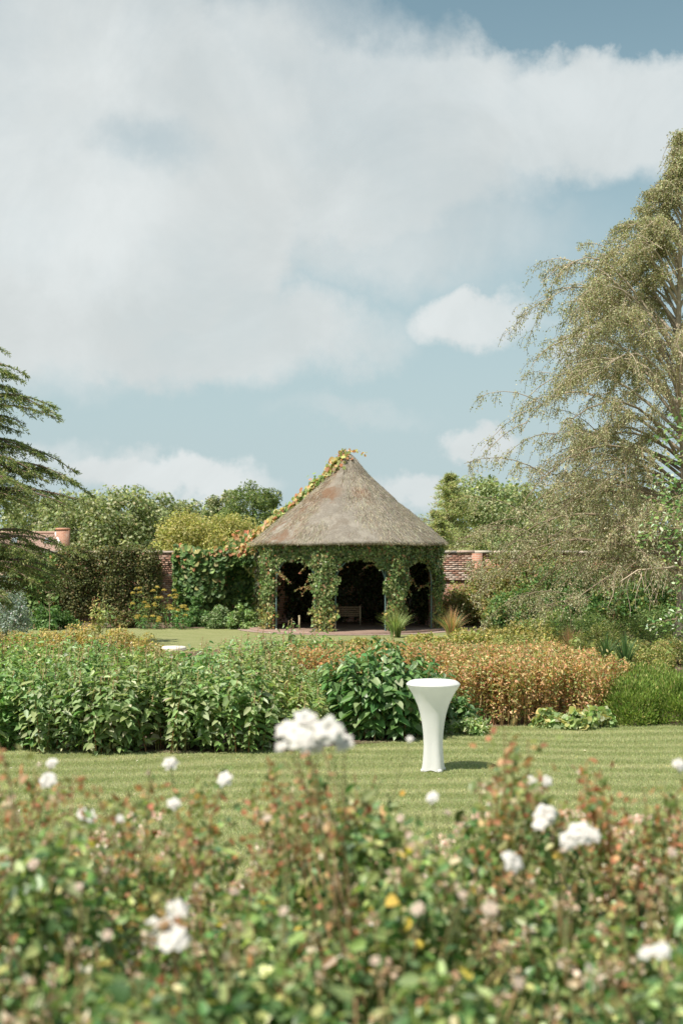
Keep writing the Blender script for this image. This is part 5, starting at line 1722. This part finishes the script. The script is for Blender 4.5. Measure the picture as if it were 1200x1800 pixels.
# open white roses, where the photograph shows them, on the nearest bush
flowers = [(505, 1287, 3.35, 0.038), (537, 1270, 3.42, 0.042), (530, 1302, 3.30, 0.042), (576, 1287, 3.36, 0.052), (606, 1308, 3.40, 0.034), (496, 1314, 3.3, 0.022), (556, 1304, 3.45, 0.042), (518, 1282, 3.45, 0.036),
           (311, 1602, 2.95, 0.034), (270, 1630, 2.95, 0.028), (305, 1652, 2.90, 0.044), (293, 1625, 3.0, 0.022),
           (86, 1372, 4.3, 0.036), (92, 1342, 4.4, 0.026), (157, 1438, 4.1, 0.034), (211, 1440, 4.1, 0.018), (306, 1413, 4.0, 0.026), (300, 1343, 4.4, 0.034), (396, 1370, 4.2, 0.032),
           (934, 1372, 4.2, 0.022), (960, 1374, 4.2, 0.024), (958, 1432, 4.0, 0.042), (950, 1450, 3.95, 0.030), (1018, 1466, 3.7, 0.046), (1000, 1478, 3.7, 0.034), (1040, 1470, 3.75, 0.030),
           (900, 1518, 3.4, 0.034), (892, 1508, 3.4, 0.022), (1136, 1676, 2.85, 0.022), (1161, 1672, 2.85, 0.026), (1192, 1345, 4.2, 0.026), (760, 1402, 4.1, 0.026), (148, 1432, 4.1, 0.026), (720, 1300, 4.4, 0.016), (1147, 1446, 4.3, 0.014)]
for px, py, D, r in flowers:
    c = at(px, py, D)
    bi = min(range(len(bushes)), key=lambda i: (bushes[i][0] - c[0]) ** 2 + (bushes[i][1] - c[1]) ** 2)
    bx_, by_, root, tips = bushes[bi]
    cane(root, (bx_ + (c[0] - bx_) * .3, by_ + (c[1] - by_) * .3, TERR + 0.30), c - [0, 0, 0.25 * r], 0.0038, (0.15, 0.16, 0.065) if R.random() < .6 else (0.24, 0.15, 0.08), 0.03)
    bloom(root, c, r * 0.80, (R.normal() * 0.35 - 0.1, -0.75 + R.normal() * 0.25, 0.75), PETALS, R.uniform(0.85, 1.05))
for px, py, D, r in [(70, 1345, 4.3, .012), (264, 1360, 4.2, .018), (470, 1440, 4.1, .02), (660, 1420, 4.2, .018), (705, 1440, 4.2, .02), (720, 1470, 4.0, .02), (870, 1480, 4.1, .022), (785, 1432, 3.9, .018), (990, 1500, 3.6, .018),
                     (1020, 1360, 4.4, .018), (140, 1560, 3.2, .014), (190, 1645, 2.9, .016), (410, 1572, 3.1, .02), (810, 1575, 3.1, .018), (735, 1600, 3.0, .022), (860, 1600, 3.0, .024), (905, 1730, 2.6, .020), (660, 1690, 2.7, .014), (500, 1605, 3.0, .018), (60, 1520, 3.4, .02), (1180, 1500, 3.8, .02)]:
    c = at(px, py, D)
    bi = min(range(len(bushes)), key=lambda i: (bushes[i][0] - c[0]) ** 2 + (bushes[i][1] - c[1]) ** 2)
    bx_, by_, root, tips = bushes[bi]
    cane(root, (bx_ + (c[0] - bx_) * .3, by_ + (c[1] - by_) * .3, TERR + 0.30), c - [0, 0, 0.25 * r], 0.003, (0.20, 0.15, 0.07), 0.03)
    bloom(root, c, r * 0.8, (R.normal() * 0.4, -0.6 + R.normal() * 0.3, 0.7), PETALS_PINK, R.uniform(0.45, 0.85))
# tall sprays that rise over the lawn
for px, py, D, red in [(470, 1332, 4.3, .5), (440, 1385, 4.2, .6), (398, 1352, 4.5, .4), (905, 1318, 4.4, .1), (930, 1362, 4.3, .05), (885, 1390, 4.2, .1), (968, 1400, 4.1, .1), (1045, 1358, 4.3, .9), (1062, 1395, 4.2, .8), (1035, 1410, 4.2, .7),
                       (60, 1352, 4.5, .6), (108, 1372, 4.4, .5), (268, 1368, 4.4, .4), (330, 1392, 4.2, .5), (205, 1405, 4.2, .3), (640, 1395, 4.2, .4), (560, 1372, 4.3, .5), (610, 1410, 4.1, .3), (1150, 1420, 4.2, .3), (1185, 1400, 4.3, .3), (15, 1400, 4.2, .3), (500, 1410, 4.1, .1), (850, 1425, 4.1, .2), (680, 1425, 4.1, .3)]:
    c = at(px, py, D)
    bi = min(range(len(bushes)), key=lambda i: (bushes[i][0] - c[0]) ** 2 + (bushes[i][1] - c[1]) ** 2)
    bx_, by_, root, tips = bushes[bi]
    P = cane(root, (bx_ + (c[0] - bx_) * .6, by_ + (c[1] - by_) * .6, TERR + 0.35), c, 0.0035, (0.24, 0.16, 0.08) if red > .3 else (0.15, 0.17, 0.07), 0.02)
    m = 90
    t = R.random(m) ** 0.8
    pp = np.stack([np.interp(1 - 0.62 * t, np.linspace(0, 1, 7), P[:, k]) for k in range(3)], 1) + R.normal(size=(m, 3)) * np.array([0.030, 0.030, 0.012]) * (0.5 + 1.3 * t[:, None])
    cl = palette(m, [(0.28, 0.12, 0.07), (0.30, 0.19, 0.10), (0.14, 0.18, 0.07), (0.075, 0.125, 0.05), (0.20, 0.215, 0.09)], [red * 2.2, red * 2, 1.2, 1.6 * (1 - red) + .2, 1], .2)
    gl = G()
    leaves(gl, pp, rand_dirs(m) + [0, 0, .1], rand_dirs(m) + [0, 0, .6], R.uniform(0.018, 0.038, m), R.uniform(0.013, 0.026, m), cl, 'leaf')
    part("young_shoot", gl, M_LEAF, root, kind='stuff')
# low pale pink flowers along the far edge of the bed
for i, (px, D) in enumerate(((250, 4.95), (545, 4.95), (860, 4.9), (1010, 4.95), (1150, 4.9))):
    x_ = (px - 600) / FPX * D
    root = thing("pink_groundcover", (x_, D, TERR), "%s low mound of faded pink flowers along the rose bed's far edge" % ["leftmost", "second from the left", "middle", "second from the right", "rightmost"][i], "flowers", "faded pink mounds")
    cen = dome_centres(x_, D, TERR, 0.32, 0.24, 0.64, 36, 0.2)
    g = G()
    clump_leaves(g, cen, 0.08, 30, 0.03, ROSE[1:5], None, 'leaf')
    part("foliage", g, M_LEAF, root, kind='stuff')
    g = G()
    k = 90
    u = rand_dirs(k)
    u[:, 2] = np.abs(u[:, 2]) + .35
    u = unit(u)
    c = np.array([x_, D, TERR + 0.03]) + u * [0.34, 0.25, 0.66]
    cc = np.repeat(c, 9, 0)
    v = rand_dirs(len(cc))
    leaves(g, cc + v * 0.006, v + [0, 0, .4], rand_dirs(len(cc)), 0.013, 0.012, palette(len(cc), [(0.66, 0.46, 0.38), (0.70, 0.55, 0.47), (0.60, 0.38, 0.29), (0.74, 0.64, 0.56)], None, .12), 'leaf')
    part("flower_heads", g, M_PETAL, root, kind='stuff')
